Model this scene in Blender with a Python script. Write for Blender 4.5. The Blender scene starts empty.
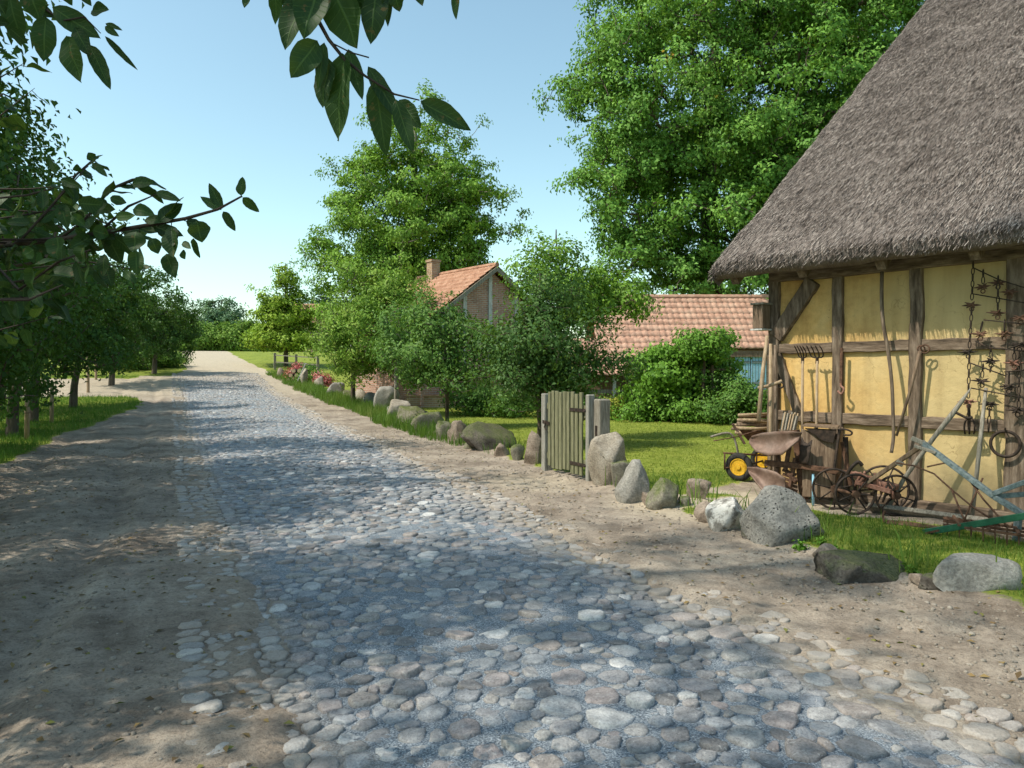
import bpy, math, random
import numpy as np
from mathutils import Vector, Matrix, Quaternion, noise as mnoise

rng = np.random.default_rng(7)
random.seed(7)
S = bpy.context.scene
COL = S.collection
R = math.radians

# ------------------------------------------------------------------ frame
A = R(23.85)
CA, SA = math.cos(A), math.sin(A)
CXA = np.array([CA, -SA, 0.0])      # horizontal axis to the right of the view
CZA = np.array([SA, CA, 0.0])       # horizontal axis along the view
F = 769.0
EYE = 1.6

def cam(xc, z, h=0.0):
    p = CXA * xc + CZA * z
    return np.array([p[0], p[1], h])

def sight(px, py, z):
    """point of the place seen in that direction at depth z"""
    return cam((px - 512) / F * z, z, EYE + (370 - py) / F * z)

RAMP = [(-2000, 0), (24, 0), (30, .2), (36, .5), (40, .8), (44, 1.2), (48, 1.5), (54, 2.1), (60, 2.7),
        (66, 3.1), (72, 3.25), (90, 3.0), (130, 1.5), (220, 0.3), (3000, 0.0)]
RY = np.array([a for a, b in RAMP], float); RZ = np.array([b for a, b in RAMP], float)
_ys = np.linspace(-60, 300, 3601)
_zs = np.interp(_ys, RY, RZ)
_k = np.ones(41) / 41
_zs = np.convolve(np.pad(_zs, 20, mode='edge'), _k, mode='valid')

def gh(x, y):
    return np.interp(y, _ys, _zs)

def gpt(px, py):
    z = 20.0
    for _ in range(30):
        p = cam((px - 512) / F * z, z)
        g = float(gh(p[0], p[1]))
        d = 370 - py
        zz = (g - EYE) * F / d if abs(d) > 1 else z
        zz = min(max(zz, 2), 70)
        z = .5 * z + .5 * zz
    p = cam((px - 512) / F * z, z)
    return np.array([p[0], p[1], float(gh(p[0], p[1]))]), z

# barn frame: t along the wall to the right, d in front of the wall
BC = cam(3.355, 10.0)
BU = CXA * .623 + CZA * -.782
BN = CXA * -.782 + CZA * -.623
def bw(t, d, z):
    p = BC + BU * t + BN * d
    return np.array([p[0], p[1], z])
def wt(px, d=0.0):
    k = (px - 512) / F
    return ((10 - .623 * d) * k - (3.355 - .782 * d)) / (.623 + .782 * k)
def wp(px, py, d=0.0):
    t = wt(px, d)
    z = 10 - .623 * d - .782 * t
    return bw(t, d, EYE + (370 - py) / F * z)
def wg(px, d, z=0.0):
    return bw(wt(px, d), d, z)

# ------------------------------------------------------------------ materials
def new_mat(name):
    m = bpy.data.materials.new(name)
    m.use_nodes = True
    nt = m.node_tree
    nt.nodes.clear()
    out = nt.nodes.new('ShaderNodeOutputMaterial')
    return m, nt, out

def N(nt, typ, **kw):
    n = nt.nodes.new(typ)
    for k, v in kw.items():
        if hasattr(n, k) and k not in n.inputs:
            setattr(n, k, v)
        else:
            n.inputs[k].default_value = v
    return n

def ramp(nt, src, cols, pos=None):
    n = nt.nodes.new('ShaderNodeValToRGB')
    el = n.color_ramp.elements
    k = len(cols)
    while len(el) < k: el.new(.5)
    for i, c in enumerate(cols):
        el[i].position = pos[i] if pos else i / (k - 1)
        el[i].color = (c[0], c[1], c[2], 1)
    nt.links.new(src, n.inputs[0])
    return n.outputs[0]

def coords(nt, stretch=(1, 1, 1), rot=(0, 0, 0), kind='Object'):
    tc = nt.nodes.new('ShaderNodeTexCoord')
    mp = nt.nodes.new('ShaderNodeMapping')
    mp.inputs['Scale'].default_value = stretch
    mp.inputs['Rotation'].default_value = rot
    nt.links.new(tc.outputs[kind], mp.inputs[0])
    return mp.outputs[0]

def noise(nt, vec, scale, detail=5, rough=.55, dist=0):
    n = N(nt, 'ShaderNodeTexNoise', Scale=scale, Detail=detail, Roughness=rough, Distortion=dist)
    nt.links.new(vec, n.inputs['Vector'])
    return n.outputs['Fac']

def mixc(nt, fac, a, b, mode='MIX'):
    n = nt.nodes.new('ShaderNodeMix'); n.data_type = 'RGBA'; n.blend_type = mode
    for s, v in ((n.inputs[0], fac), (n.inputs[6], a), (n.inputs[7], b)):
        if isinstance(v, (int, float)): s.default_value = v
        elif isinstance(v, tuple): s.default_value = (v[0], v[1], v[2], 1)
        else: nt.links.new(v, s)
    return n.outputs[2]

def math_(nt, op, a, b=None, c=None, clamp=False):
    n = nt.nodes.new('ShaderNodeMath'); n.operation = op; n.use_clamp = clamp
    for i, v in enumerate((a, b, c)):
        if v is None: continue
        if isinstance(v, (int, float)): n.inputs[i].default_value = v
        else: nt.links.new(v, n.inputs[i])
    return n.outputs[0]

def attr(nt, name):
    n = nt.nodes.new('ShaderNodeAttribute'); n.attribute_name = name
    return n.outputs['Fac']

def bsdf(nt, out, col, rough=.8, bump_src=None, bump=.3, bdist=.02, metal=0, spec=.3):
    b = N(nt, 'ShaderNodeBsdfPrincipled', Roughness=rough, Metallic=metal)
    b.inputs['Specular IOR Level'].default_value = spec
    if isinstance(col, tuple): b.inputs['Base Color'].default_value = (col[0], col[1], col[2], 1)
    else: nt.links.new(col, b.inputs['Base Color'])
    if bump_src is not None:
        bp = N(nt, 'ShaderNodeBump', Strength=bump, Distance=bdist)
        nt.links.new(bump_src, bp.inputs['Height'])
        nt.links.new(bp.outputs[0], b.inputs['Normal'])
    nt.links.new(b.outputs[0], out.inputs[0])
    return b

def pmat(name, cols, scale=8, stretch=(1, 1, 1), detail=6, rough=.85, bump=.4, bdist=.01, metal=0, spec=.25, pos=None, fine=None):
    m, nt, out = new_mat(name)
    v = coords(nt, stretch)
    f = noise(nt, v, scale, detail, .6)
    f2 = noise(nt, v, scale * 5, 4, .6)
    c = ramp(nt, f, cols, pos or [.3 + .4 * i / (len(cols) - 1) for i in range(len(cols))])
    c = mixc(nt, .35, c, ramp(nt, f2, [(.3, .3, .3), (1, 1, 1)], [.35, .6]), 'MULTIPLY')
    h = math_(nt, 'ADD', f, math_(nt, 'MULTIPLY', f2, .5))
    bsdf(nt, out, c, rough, h, bump, bdist, metal, spec)
    return m

def leaf_mat(name, cols, trans=.26, rough=.55):
    m, nt, out = new_mat(name)
    r = attr(nt, 'rnd')
    c = ramp(nt, r, cols)
    b = N(nt, 'ShaderNodeBsdfPrincipled', Roughness=rough)
    b.inputs['Specular IOR Level'].default_value = .22
    nt.links.new(c, b.inputs['Base Color'])
    t = nt.nodes.new('ShaderNodeBsdfTranslucent')
    tc = mixc(nt, .55, c, (.20, .34, .03), 'MIX')
    nt.links.new(tc, t.inputs[0])
    mx = nt.nodes.new('ShaderNodeMixShader'); mx.inputs[0].default_value = trans
    nt.links.new(b.outputs[0], mx.inputs[1]); nt.links.new(t.outputs[0], mx.inputs[2])
    nt.links.new(mx.outputs[0], out.inputs[0])
    return m

M = {}
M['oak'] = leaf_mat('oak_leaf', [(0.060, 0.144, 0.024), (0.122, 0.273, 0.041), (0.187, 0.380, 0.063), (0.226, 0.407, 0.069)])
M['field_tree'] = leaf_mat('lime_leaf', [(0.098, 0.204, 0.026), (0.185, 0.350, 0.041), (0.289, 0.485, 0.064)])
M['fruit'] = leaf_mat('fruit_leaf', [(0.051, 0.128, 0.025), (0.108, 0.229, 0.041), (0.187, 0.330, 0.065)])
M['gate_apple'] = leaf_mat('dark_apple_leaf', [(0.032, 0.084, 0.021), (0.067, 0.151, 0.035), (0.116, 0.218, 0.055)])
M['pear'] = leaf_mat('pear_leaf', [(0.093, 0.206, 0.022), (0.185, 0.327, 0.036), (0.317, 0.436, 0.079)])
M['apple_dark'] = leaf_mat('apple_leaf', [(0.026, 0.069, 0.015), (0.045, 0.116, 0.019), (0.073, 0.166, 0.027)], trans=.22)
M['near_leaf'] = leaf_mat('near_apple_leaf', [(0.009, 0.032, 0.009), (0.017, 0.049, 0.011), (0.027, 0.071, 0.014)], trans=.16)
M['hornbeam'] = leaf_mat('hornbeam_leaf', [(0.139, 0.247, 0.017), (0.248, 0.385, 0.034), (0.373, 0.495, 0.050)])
M['bush'] = leaf_mat('bush_leaf', [(0.074, 0.179, 0.020), (0.137, 0.294, 0.034), (0.210, 0.399, 0.059)])
def _veins():
    m = M['near_leaf']; nt = m.node_tree
    b = next(n for n in nt.nodes if n.type == 'BSDF_PRINCIPLED'); src = b.inputs['Base Color'].links[0].from_socket
    sd, al = attr(nt, 'side'), attr(nt, 'along')
    q = math_(nt, 'FRACT', math_(nt, 'MULTIPLY', math_(nt, 'SUBTRACT', al, math_(nt, 'MULTIPLY', sd, .16)), 9.0))
    q = math_(nt, 'ABSOLUTE', math_(nt, 'SUBTRACT', q, .5))
    vein = math_(nt, 'MAXIMUM', ramp(nt, sd, [(1, 1, 1), (0, 0, 0)], [.03, .09]), math_(nt, 'MULTIPLY', ramp(nt, q, [(1, 1, 1), (0, 0, 0)], [.02, .10]), .5))
    v = coords(nt); blot = noise(nt, v, 60, 4, .6)
    c = mixc(nt, math_(nt, 'MULTIPLY', vein, .4), src, (.13, .22, .06))
    c = mixc(nt, ramp(nt, blot, [(0, 0, 0), (.8, .8, .8)], [.64, .70]), c, (.13, .085, .03))
    nt.links.new(c, b.inputs['Base Color'])
    bp = N(nt, 'ShaderNodeBump', Strength=.35, Distance=.002); nt.links.new(math_(nt, 'SUBTRACT', 1.0, vein), bp.inputs['Height']); nt.links.new(bp.outputs[0], b.inputs['Normal'])
_veins()
M['hazed_tree'] = leaf_mat('hazed_far_leaf', [(0.054, 0.120, 0.066), (0.084, 0.168, 0.084), (0.120, 0.216, 0.096)], trans=.15)  # distance haze mixed in: greens shifted to blue in the leaf colour
M['hedge'] = leaf_mat('hedge_leaf', [(0.088, 0.188, 0.022), (0.150, 0.275, 0.037), (0.225, 0.350, 0.062)])
M['yellow'] = leaf_mat('yellow_leaf', [(.5, .30, .03), (.45, .36, .03), (.30, .30, .04)])
M['pale_shrub'] = leaf_mat('pale_shrub_leaf', [(.22, .28, .03), (.33, .36, .05), (.40, .40, .08)])
M['flower'] = leaf_mat('flower_petal', [(.5, .06, .08), (.6, .16, .18), (.65, .5, .45)], trans=.15)
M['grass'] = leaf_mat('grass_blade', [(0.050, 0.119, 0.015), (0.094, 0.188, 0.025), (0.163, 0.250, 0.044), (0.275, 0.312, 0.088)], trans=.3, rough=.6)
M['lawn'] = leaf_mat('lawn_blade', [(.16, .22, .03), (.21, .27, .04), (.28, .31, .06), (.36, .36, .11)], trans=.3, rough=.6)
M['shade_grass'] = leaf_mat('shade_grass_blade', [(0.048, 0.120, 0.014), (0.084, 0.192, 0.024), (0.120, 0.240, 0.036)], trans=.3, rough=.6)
M['bark'] = pmat('bark', [(.05, .04, .03), (.12, .095, .07), (.17, .14, .11)], 9, (1, 1, .25), bump=.8, bdist=.03)
M['bark_pale'] = pmat('pale_bark', [(.14, .12, .09), (.28, .25, .20), (.38, .35, .29)], 7, (1, 1, .3), bump=.7, bdist=.03)
M['twig'] = pmat('twig_bark', [(.03, .022, .016), (.06, .045, .035)], 40, bump=.3)
M['timber'] = pmat('old_timber', [(.06, .043, .03), (.16, .118, .085), (.30, .235, .18)], 7, (3, 3, .5), bump=.8, bdist=.012)
M['timber_h'] = pmat('old_timber_rail', [(.06, .043, .03), (.17, .123, .088), (.31, .24, .18)], 7, (.5, 3, 3), bump=.8, bdist=.012)
M['wood_pale'] = pmat('pale_wood', [(.22, .15, .095), (.38, .28, .18), (.46, .36, .25)], 8, (4, 4, .6), bump=.3)
M['wood_grey'] = pmat('grey_wood', [(.13, .115, .09), (.26, .235, .195), (.37, .345, .295)], 9, (5, 5, .5), bump=.6, bdist=.006)
M['wood_brown'] = pmat('brown_board', [(.08, .052, .034), (.18, .125, .085), (.27, .20, .14)], 7, (5, 5, .5), bump=.5, bdist=.006)
M['gate_wood'] = pmat('gate_wood', [(.105, .105, .06), (.20, .20, .115), (.29, .28, .18)], 8, (6, 6, .6), bump=.6, bdist=.006)
M['gate_post'] = pmat('gate_post_wood', [(.16, .15, .125), (.30, .29, .255), (.40, .385, .345)], 7, (5, 5, .5), bump=.6, bdist=.008)
M['rust'] = pmat('rusty_iron', [(.045, .026, .018), (.13, .07, .045), (.20, .115, .075)], 14, rough=.8, bump=.5, bdist=.004, metal=.15)
M['rust_red'] = pmat('red_rust', [(.13, .058, .04), (.26, .13, .095), (.34, .20, .155)], 18, rough=.9, bump=.5, bdist=.004)
M['rust_plate'] = pmat('rusty_plate', [(.12, .068, .05), (.20, .13, .10), (.25, .18, .15)], 5, rough=.62, bump=.25, bdist=.004, metal=.25, spec=.4)
M['iron'] = pmat('dark_iron', [(.018, .015, .013), (.05, .037, .03), (.09, .06, .045)], 18, rough=.7, bump=.4, bdist=.003, metal=.3)
M['teal'] = pmat('teal_paint', [(.08, .105, .11), (.16, .21, .22), (.26, .29, .295)], 9, (3, 3, 3), rough=.6, bump=.3, bdist=.004)
M['green_paint'] = pmat('green_paint', [(.012, .06, .032), (.02, .115, .062), (.035, .15, .085)], 9, rough=.5, bump=.2, bdist=.003)
M['blue_paint'] = pmat('blue_paint', [(.17, .38, .52), (.28, .52, .68), (.44, .62, .72)], 6, (6, 6, .6), rough=.7, bump=.3, bdist=.004)
M['rubber'] = pmat('rubber', [(.018, .018, .018), (.035, .034, .033), (.06, .058, .053)], 20, rough=.85, bump=.4)
M['yellow_paint'] = pmat('yellow_paint', [(.50, .26, .02), (.72, .42, .03), (.76, .47, .05)], 12, rough=.5, bump=.1)
M['log_end'] = pmat('log_end', [(.34, .23, .13), (.52, .39, .25), (.6, .5, .36)], 20, bump=.2)
M['white'] = pmat('white_paint', [(.6, .6, .57), (.74, .74, .72), (.8, .8, .79)], 6, rough=.6, bump=.1)
M['white_timber'] = pmat('whitewashed_timber', [(.42, .42, .41), (.58, .58, .56), (.66, .66, .64)], 6, (3, 3, .6), bump=.3)

def stone_mat(name, cols, moss=0.0, pits=0.0, white=0.0, scale=5):
    m, nt, out = new_mat(name)
    v = coords(nt)
    f = noise(nt, v, scale, 7, .62)
    f2 = noise(nt, v, scale * 9, 5, .65)
    c = ramp(nt, f, cols, [.32, .5, .68])
    c = mixc(nt, .55, c, ramp(nt, f2, [(.25, .25, .25), (1, 1, 1)], [.36, .6]), 'MULTIPLY')
    h = math_(nt, 'ADD', math_(nt, 'MULTIPLY', f, .8), math_(nt, 'MULTIPLY', f2, .5))
    if pits:
        w = N(nt, 'ShaderNodeTexVoronoi', Scale=34)
        nt.links.new(v, w.inputs['Vector'])
        p = ramp(nt, w.outputs['Distance'], [(0, 0, 0), (1, 1, 1)], [.18, .36])
        patch = ramp(nt, noise(nt, v, 5, 3), [(0, 0, 0), (1, 1, 1)], [.42, .56])
        p = mixc(nt, patch, (1, 1, 1), p)
        c = mixc(nt, pits, c, p, 'MULTIPLY')
        h = math_(nt, 'ADD', h, math_(nt, 'MULTIPLY', p, .5))
    if white:
        wf = ramp(nt, noise(nt, v, 7, 6, .65), [(0, 0, 0), (1, 1, 1)], [.42, .52])
        c = mixc(nt, math_(nt, 'MULTIPLY', wf, white), c, (.62, .60, .56))
    if moss:
        g = nt.nodes.new('ShaderNodeNewGeometry')
        sx = nt.nodes.new('ShaderNodeSeparateXYZ'); nt.links.new(g.outputs['Normal'], sx.inputs[0])
        mf = math_(nt, 'ADD', math_(nt, 'MULTIPLY', sx.outputs['Z'], .25), noise(nt, v, 4, 6, .65))
        mf = ramp(nt, mf, [(0, 0, 0), (1, 1, 1)], [.5, .72])
        mc = ramp(nt, f2, [(.05, .075, .015), (.14, .16, .05)], [.35, .65])
        c = mixc(nt, math_(nt, 'MULTIPLY', mf, moss), c, mc)
    bsdf(nt, out, c, .9, h, .8, .02, spec=.2)
    return m
M['st_grey'] = stone_mat('grey_granite', [(.15, .145, .135), (.27, .26, .24), (.36, .34, .31)], pits=.75)
M['st_smooth'] = stone_mat('smooth_granite', [(.24, .225, .20), (.33, .315, .285), (.42, .40, .36)])
M['st_beige'] = stone_mat('beige_granite', [(.25, .21, .165), (.36, .315, .255), (.45, .41, .35)])
M['st_dark'] = stone_mat('dark_stone', [(.07, .06, .052), (.13, .115, .10), (.20, .18, .155)], moss=.6, pits=.4)
M['st_moss'] = stone_mat('mossy_stone', [(.17, .15, .12), (.26, .24, .19), (.33, .30, .25)], moss=.9)
M['st_brown'] = stone_mat('brown_stone', [(.20, .155, .12), (.31, .25, .20), (.38, .32, .27)])
M['st_white'] = stone_mat('lichen_stone', [(.16, .15, .13), (.26, .245, .22), (.34, .32, .29)], white=.95, pits=.3)
STONE_MATS = ['st_smooth', 'st_beige', 'st_brown', 'st_moss', 'st_dark', 'st_smooth']

# ------------------------------------------------------------------ mesh helpers
def link(o, parent=None):
    COL.objects.link(o)
    if parent is not None: o.parent = parent
    return o

def tag(o, label=None, cat=None, group=None, kind=None):
    if label: o['label'] = label
    if cat: o['category'] = cat
    if group: o['group'] = group
    if kind: o['kind'] = kind
    return o

def thing(name, label, cat, loc=(0, 0, 0), rotz=0.0, group=None):
    o = bpy.data.objects.new(name, None)
    o.empty_display_size = .1
    o.location = tuple(float(c) for c in loc); o.rotation_euler = (0, 0, rotz)
    link(o)
    return tag(o, label, cat, group)

def mesh_np(name, verts, faces, mat, parent=None, smooth=False, fattr=None, vattr=None):
    """faces: list of int arrays (n,k)"""
    me = bpy.data.meshes.new(name)
    verts = np.asarray(verts, np.float32)
    me.vertices.add(len(verts)); me.vertices.foreach_set('co', verts.ravel())
    loops = np.concatenate([np.asarray(f, np.int32).ravel() for f in faces])
    tot = np.concatenate([np.full(len(f), f.shape[1], np.int32) for f in faces])
    start = np.concatenate([[0], np.cumsum(tot)[:-1]]).astype(np.int32)
    me.loops.add(len(loops)); me.loops.foreach_set('vertex_index', loops)
    me.polygons.add(len(tot)); me.polygons.foreach_set('loop_start', start)
    if smooth: me.polygons.foreach_set('use_smooth', np.ones(len(tot), bool))
    me.update(calc_edges=True); me.validate(clean_customdata=False)
    for k, a in (fattr or {}).items():
        at = me.attributes.new(k, 'FLOAT', 'FACE'); at.data.foreach_set('value', np.asarray(a, np.float32))
    for k, a in (vattr or {}).items():
        at = me.attributes.new(k, 'FLOAT', 'POINT'); at.data.foreach_set('value', np.asarray(a, np.float32))
    me.materials.append(mat)
    o = bpy.data.objects.new(name, me)
    return link(o, parent)

def basis(d):
    d = Vector(d).normalized()
    u = Vector((0, 0, 1)) if abs(d.z) < .95 else Vector((1, 0, 0))
    s = d.cross(u).normalized()
    return d, s, s.cross(d)

class MB:
    def __init__(s): s.v = []; s.f = []
    def add(s, vs, fs):
        b = len(s.v); s.v += [tuple(float(c) for c in v) for v in vs]; s.f += [tuple(b + i for i in f) for f in fs]; return s
    def box(s, c, size, rot=None):
        vs = []
        for x in (-.5, .5):
            for y in (-.5, .5):
                for z in (-.5, .5):
                    p = Vector((x * size[0], y * size[1], z * size[2]))
                    if rot is not None: p = rot @ p
                    vs.append(Vector(c) + p)
        return s.add(vs, [(0, 1, 3, 2), (4, 6, 7, 5), (0, 4, 5, 1), (2, 3, 7, 6), (0, 2, 6, 4), (1, 5, 7, 3)])
    def beam(s, p0, p1, w, h, side=None, taper=1.0):
        p0 = Vector(p0); p1 = Vector(p1)
        d, sd, up = basis(p1 - p0)
        if side is not None:
            sd = Vector(side); sd = (sd - d * sd.dot(d)).normalized(); up = sd.cross(d)
        vs = []
        for p, k in ((p0, 1), (p1, taper)):
            for a, b in ((-1, -1), (1, -1), (1, 1), (-1, 1)):
                vs.append(p + sd * a * w / 2 * k + up * b * h / 2 * k)
        return s.add(vs, [(3, 2, 1, 0), (4, 5, 6, 7), (0, 1, 5, 4), (1, 2, 6, 5), (2, 3, 7, 6), (3, 0, 4, 7)])
    def tube(s, pts, r, n=8, cap=True):
        pts = [Vector(p) for p in pts]
        rr = list(r) if hasattr(r, '__len__') else [r] * len(pts)
        vs = []; fs = []; prev = None
        for i, p in enumerate(pts):
            d = (pts[min(i + 1, len(pts) - 1)] - pts[max(i - 1, 0)]).normalized()
            if prev is None: _, sd, up = basis(d)
            else:
                sd = (prev - d * prev.dot(d)).normalized(); up = sd.cross(d)
            prev = sd
            for k in range(n):
                a = 2 * math.pi * k / n
                vs.append(p + (sd * math.cos(a) + up * math.sin(a)) * rr[i])
        for i in range(len(pts) - 1):
            for k in range(n):
                a = i * n + k; b = i * n + (k + 1) % n
                fs.append((a, b, b + n, a + n))
        if cap:
            fs.append(tuple(range(n))[::-1]); fs.append(tuple((len(pts) - 1) * n + k for k in range(n)))
        return s.add(vs, fs)
    def torus(s, c, axis, Rr, r, n=28, m=8, flat=1.0):
        c = Vector(c); d, a, b = basis(axis)
        vs = []; fs = []
        for i in range(n):
            t = 2 * math.pi * i / n; e = a * math.cos(t) + b * math.sin(t)
            for j in range(m):
                q = 2 * math.pi * j / m
                vs.append(c + e * (Rr + r * math.cos(q)) + d * r * flat * math.sin(q))
        for i in range(n):
            for j in range(m):
                fs.append((i * m + j, ((i + 1) % n) * m + j, ((i + 1) % n) * m + (j + 1) % m, i * m + (j + 1) % m))
        return s.add(vs, fs)
    def disc(s, c, axis, r, th, n=24):
        d = Vector(axis).normalized()
        return s.tube([Vector(c) - d * th / 2, Vector(c) + d * th / 2], r, n)
    def prism(s, loop, off):
        n = len(loop); off = Vector(off)
        vs = [Vector(p) for p in loop] + [Vector(p) + off for p in loop]
        return s.add(vs, [tuple(range(n))[::-1], tuple(range(n, 2 * n))] + [(i, (i + 1) % n, n + (i + 1) % n, n + i) for i in range(n)])
    def sheet(s, grid):
        h = len(grid); w = len(grid[0])
        return s.add([p for row in grid for p in row],
                     [(i * w + j, i * w + j + 1, (i + 1) * w + j + 1, (i + 1) * w + j) for i in range(h - 1) for j in range(w - 1)])
    def build(s, name, mat, parent=None, origin=None, smooth=False, bevel=0.0, solid=0.0):
        """world coordinates in; local to parent (unrotated) or to origin out"""
        off = Vector((0, 0, 0))
        if parent is not None:
            q = parent
            while q is not None: off += Vector(q.location); q = q.parent
        if origin is not None: off = Vector([float(c) for c in origin])
        me = bpy.data.meshes.new(name)
        me.from_pydata([tuple(Vector(v) - off) for v in s.v], [], s.f)
        if smooth: me.polygons.foreach_set('use_smooth', np.ones(len(me.polygons), bool))
        me.materials.append(mat); me.update()
        o = bpy.data.objects.new(name, me)
        if origin is not None and parent is None: o.location = off
        link(o, parent)
        if solid:
            m = o.modifiers.new('Solid', 'SOLIDIFY'); m.thickness = solid
        if bevel:
            m = o.modifiers.new('Bevel', 'BEVEL'); m.width = bevel; m.segments = 1; m.limit_method = 'ANGLE'
        return o
    def local(s, name, mat, parent, smooth=False, bevel=0.0):
        """mesh already in the parent's local coordinates"""
        me = bpy.data.meshes.new(name)
        me.from_pydata(s.v, [], s.f)
        if smooth: me.polygons.foreach_set('use_smooth', np.ones(len(me.polygons), bool))
        me.materials.append(mat); me.update()
        o = bpy.data.objects.new(name, me); link(o, parent)
        if bevel:
            m = o.modifiers.new('Bevel', 'BEVEL'); m.width = bevel; m.segments = 1; m.limit_method = 'ANGLE'
        return o

def vnoise(x, y, sc, seed=0, oct=3):
    """cheap smooth value noise, vectorised"""
    x = np.asarray(x, float) * sc; y = np.asarray(y, float) * sc
    tot = np.zeros(np.broadcast(x, y).shape); amp = 1; s = 0
    for o in range(oct):
        xi = np.floor(x).astype(np.int64); yi = np.floor(y).astype(np.int64)
        fx = x - xi; fy = y - yi
        fx = fx * fx * (3 - 2 * fx); fy = fy * fy * (3 - 2 * fy)
        def h(a, b):
            n = (a * 374761393 + b * 668265263 + (seed + o * 17) * 2147483647) & 0xffffffff
            n = ((n ^ (n >> 13)) * 1274126177) & 0xffffffff
            return ((n ^ (n >> 16)) & 0xffff) / 65535.0
        v = (h(xi, yi) * (1 - fx) + h(xi + 1, yi) * fx) * (1 - fy) + (h(xi, yi + 1) * (1 - fx) + h(xi + 1, yi + 1) * fx) * fy
        tot = tot + v * amp; s += amp; amp *= .5; x = x * 2.03 + 11.3; y = y * 2.03 + 5.7
    return tot / s

def sstep(a, b, x):
    t = np.clip((x - a) / (b - a), 0, 1); return t * t * (3 - 2 * t)

# ------------------------------------------------------------------ layout curves
def road_l(y): return np.interp(y, [-50, 0, 30, 45, 70], [.06, .08, .02, 0, .5])
def road_r(y): return np.interp(y, [-50, 3, 6, 14, 20, 26, 34, 45, 70], [3.2, 3.25, 3.3, 3.9, 4.15, 4.3, 4.3, 4.2, 4.6])
def stone_x(y): return np.interp(y, [-50, 3, 5, 9, 14, 25, 38, 50, 60], [4.9, 4.95, 5.05, 5.2, 5.6, 6.2, 5.9, 5.0, 4.1])
def left_x(y): return np.interp(y, [-50, 12, 14.6, 22, 27, 30, 33, 36], [-2.9, -2.75, -2.45, -2.5, -1.7, -1.1, -1.0, -1.6])
ROAD_END = 47.0

def grass_mask(x, y):
    w = (vnoise(x, y, 1.3, 3) - .5) * .9
    right = sstep(-.12, .25, x - stone_x(y) + w * .5)
    # bare soil along the barn wall, sandy worn patch by the cart
    t = (x - BC[0]) * BU[0] + (y - BC[1]) * BU[1]
    d = (x - BC[0]) * BN[0] + (y - BC[1]) * BN[1]
    near = sstep(.95, .55, d + w * .5) * sstep(-1.0, -.4, t) * sstep(-15, -1, d)
    c = wg(722, 1.35)
    patch = sstep(1.1, .55, np.hypot((x - c[0]) / 1.0, (y - c[1]) / .9) + w)
    right = right * (1 - .9 * near) * (1 - .85 * patch)
    left = sstep(.12, -.25, x - left_x(y) + w * .6)
    side = sstep(35, 36.2, y + w) * sstep(44.5, 43, y + w) * sstep(-14, -11, x)
    left = left * (1 - side)
    far = sstep(44, 46, y)
    lf = sstep(.9, .5, x + w)
    left = left * (1 - far) + lf * far
    return np.clip(right + left, 0, 1)

# ------------------------------------------------------------------ ground
def axis(fine, mid, far):
    (a, b, s), (c, d, s2) = fine, mid
    core = np.arange(a, b, s)
    lo = np.arange(a, c, -s2)[1:][::-1]; hi = np.arange(b, d, s2)
    def grow(st, lim, sg):
        o = []; p = st; h = s2
        while abs(p) < lim: h *= 1.22; p += sg * h; o.append(p)
        return np.array(o)
    return np.concatenate([grow(lo[0], far, -1)[::-1], lo, core, hi, grow(hi[-1], far, 1)])
xs = axis((-4.0, 7.0, .055), (-14, 22, .3), 900)
ys = axis((1.2, 13.0, .06), (-8, 72, .3), 1500)
GX, GY = np.meshgrid(xs, ys)
def inroad(x, y, m=0.0):
    w = (vnoise(x, y, 2.2, 9) - .5) * .18; wl = (vnoise(x, y, 1.7, 19, 4) - .5) * .55
    return sstep(m - .05, m + .16, x - road_l(y) - .36 + wl) * sstep(m - .02, m + .14, road_r(y) - x + w) * sstep(ROAD_END + 1, ROAD_END - 1, y)
def dirt_bump(x, y):
    b = (vnoise(x, y, 1.1, 21) - .5) * .07 + (vnoise(x, y, 6, 22, 4) - .5) * .055 + (vnoise(x, y, 22, 23, 2) - .5) * .012
    rut = -.045 * np.exp(-((x + .75 + .12 * np.sin(y * .5)) / .16) ** 2) - .045 * np.exp(-((x + 2.05 + .1 * np.sin(y * .43)) / .17) ** 2) + .02 * np.exp(-((x + .45 + .12 * np.sin(y * .5)) / .1) ** 2)
    return b + rut
IR = inroad(GX, GY)
GM = grass_mask(GX, GY)
near_f = sstep(60, 30, np.hypot(GX, GY))
GZ = gh(GX, GY) + dirt_bump(GX, GY) * near_f * (1 - IR) * (1 - .5 * GM) - .07 * IR + .025 * (1 - IR) * near_f
# bank towards the stones
GZ += .06 * sstep(.6, 0, np.abs(GX - stone_x(GY) - .3)) * (GY < 50)
dry = .8 * sstep(-11, -16, GX) * (GY > 8) * sstep(120, 60, np.abs(GX))
nx, ny = len(xs), len(ys)
idx = np.arange(nx * ny).reshape(ny, nx)
gf = np.stack([idx[:-1, :-1], idx[:-1, 1:], idx[1:, 1:], idx[1:, :-1]], -1).reshape(-1, 4)

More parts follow.
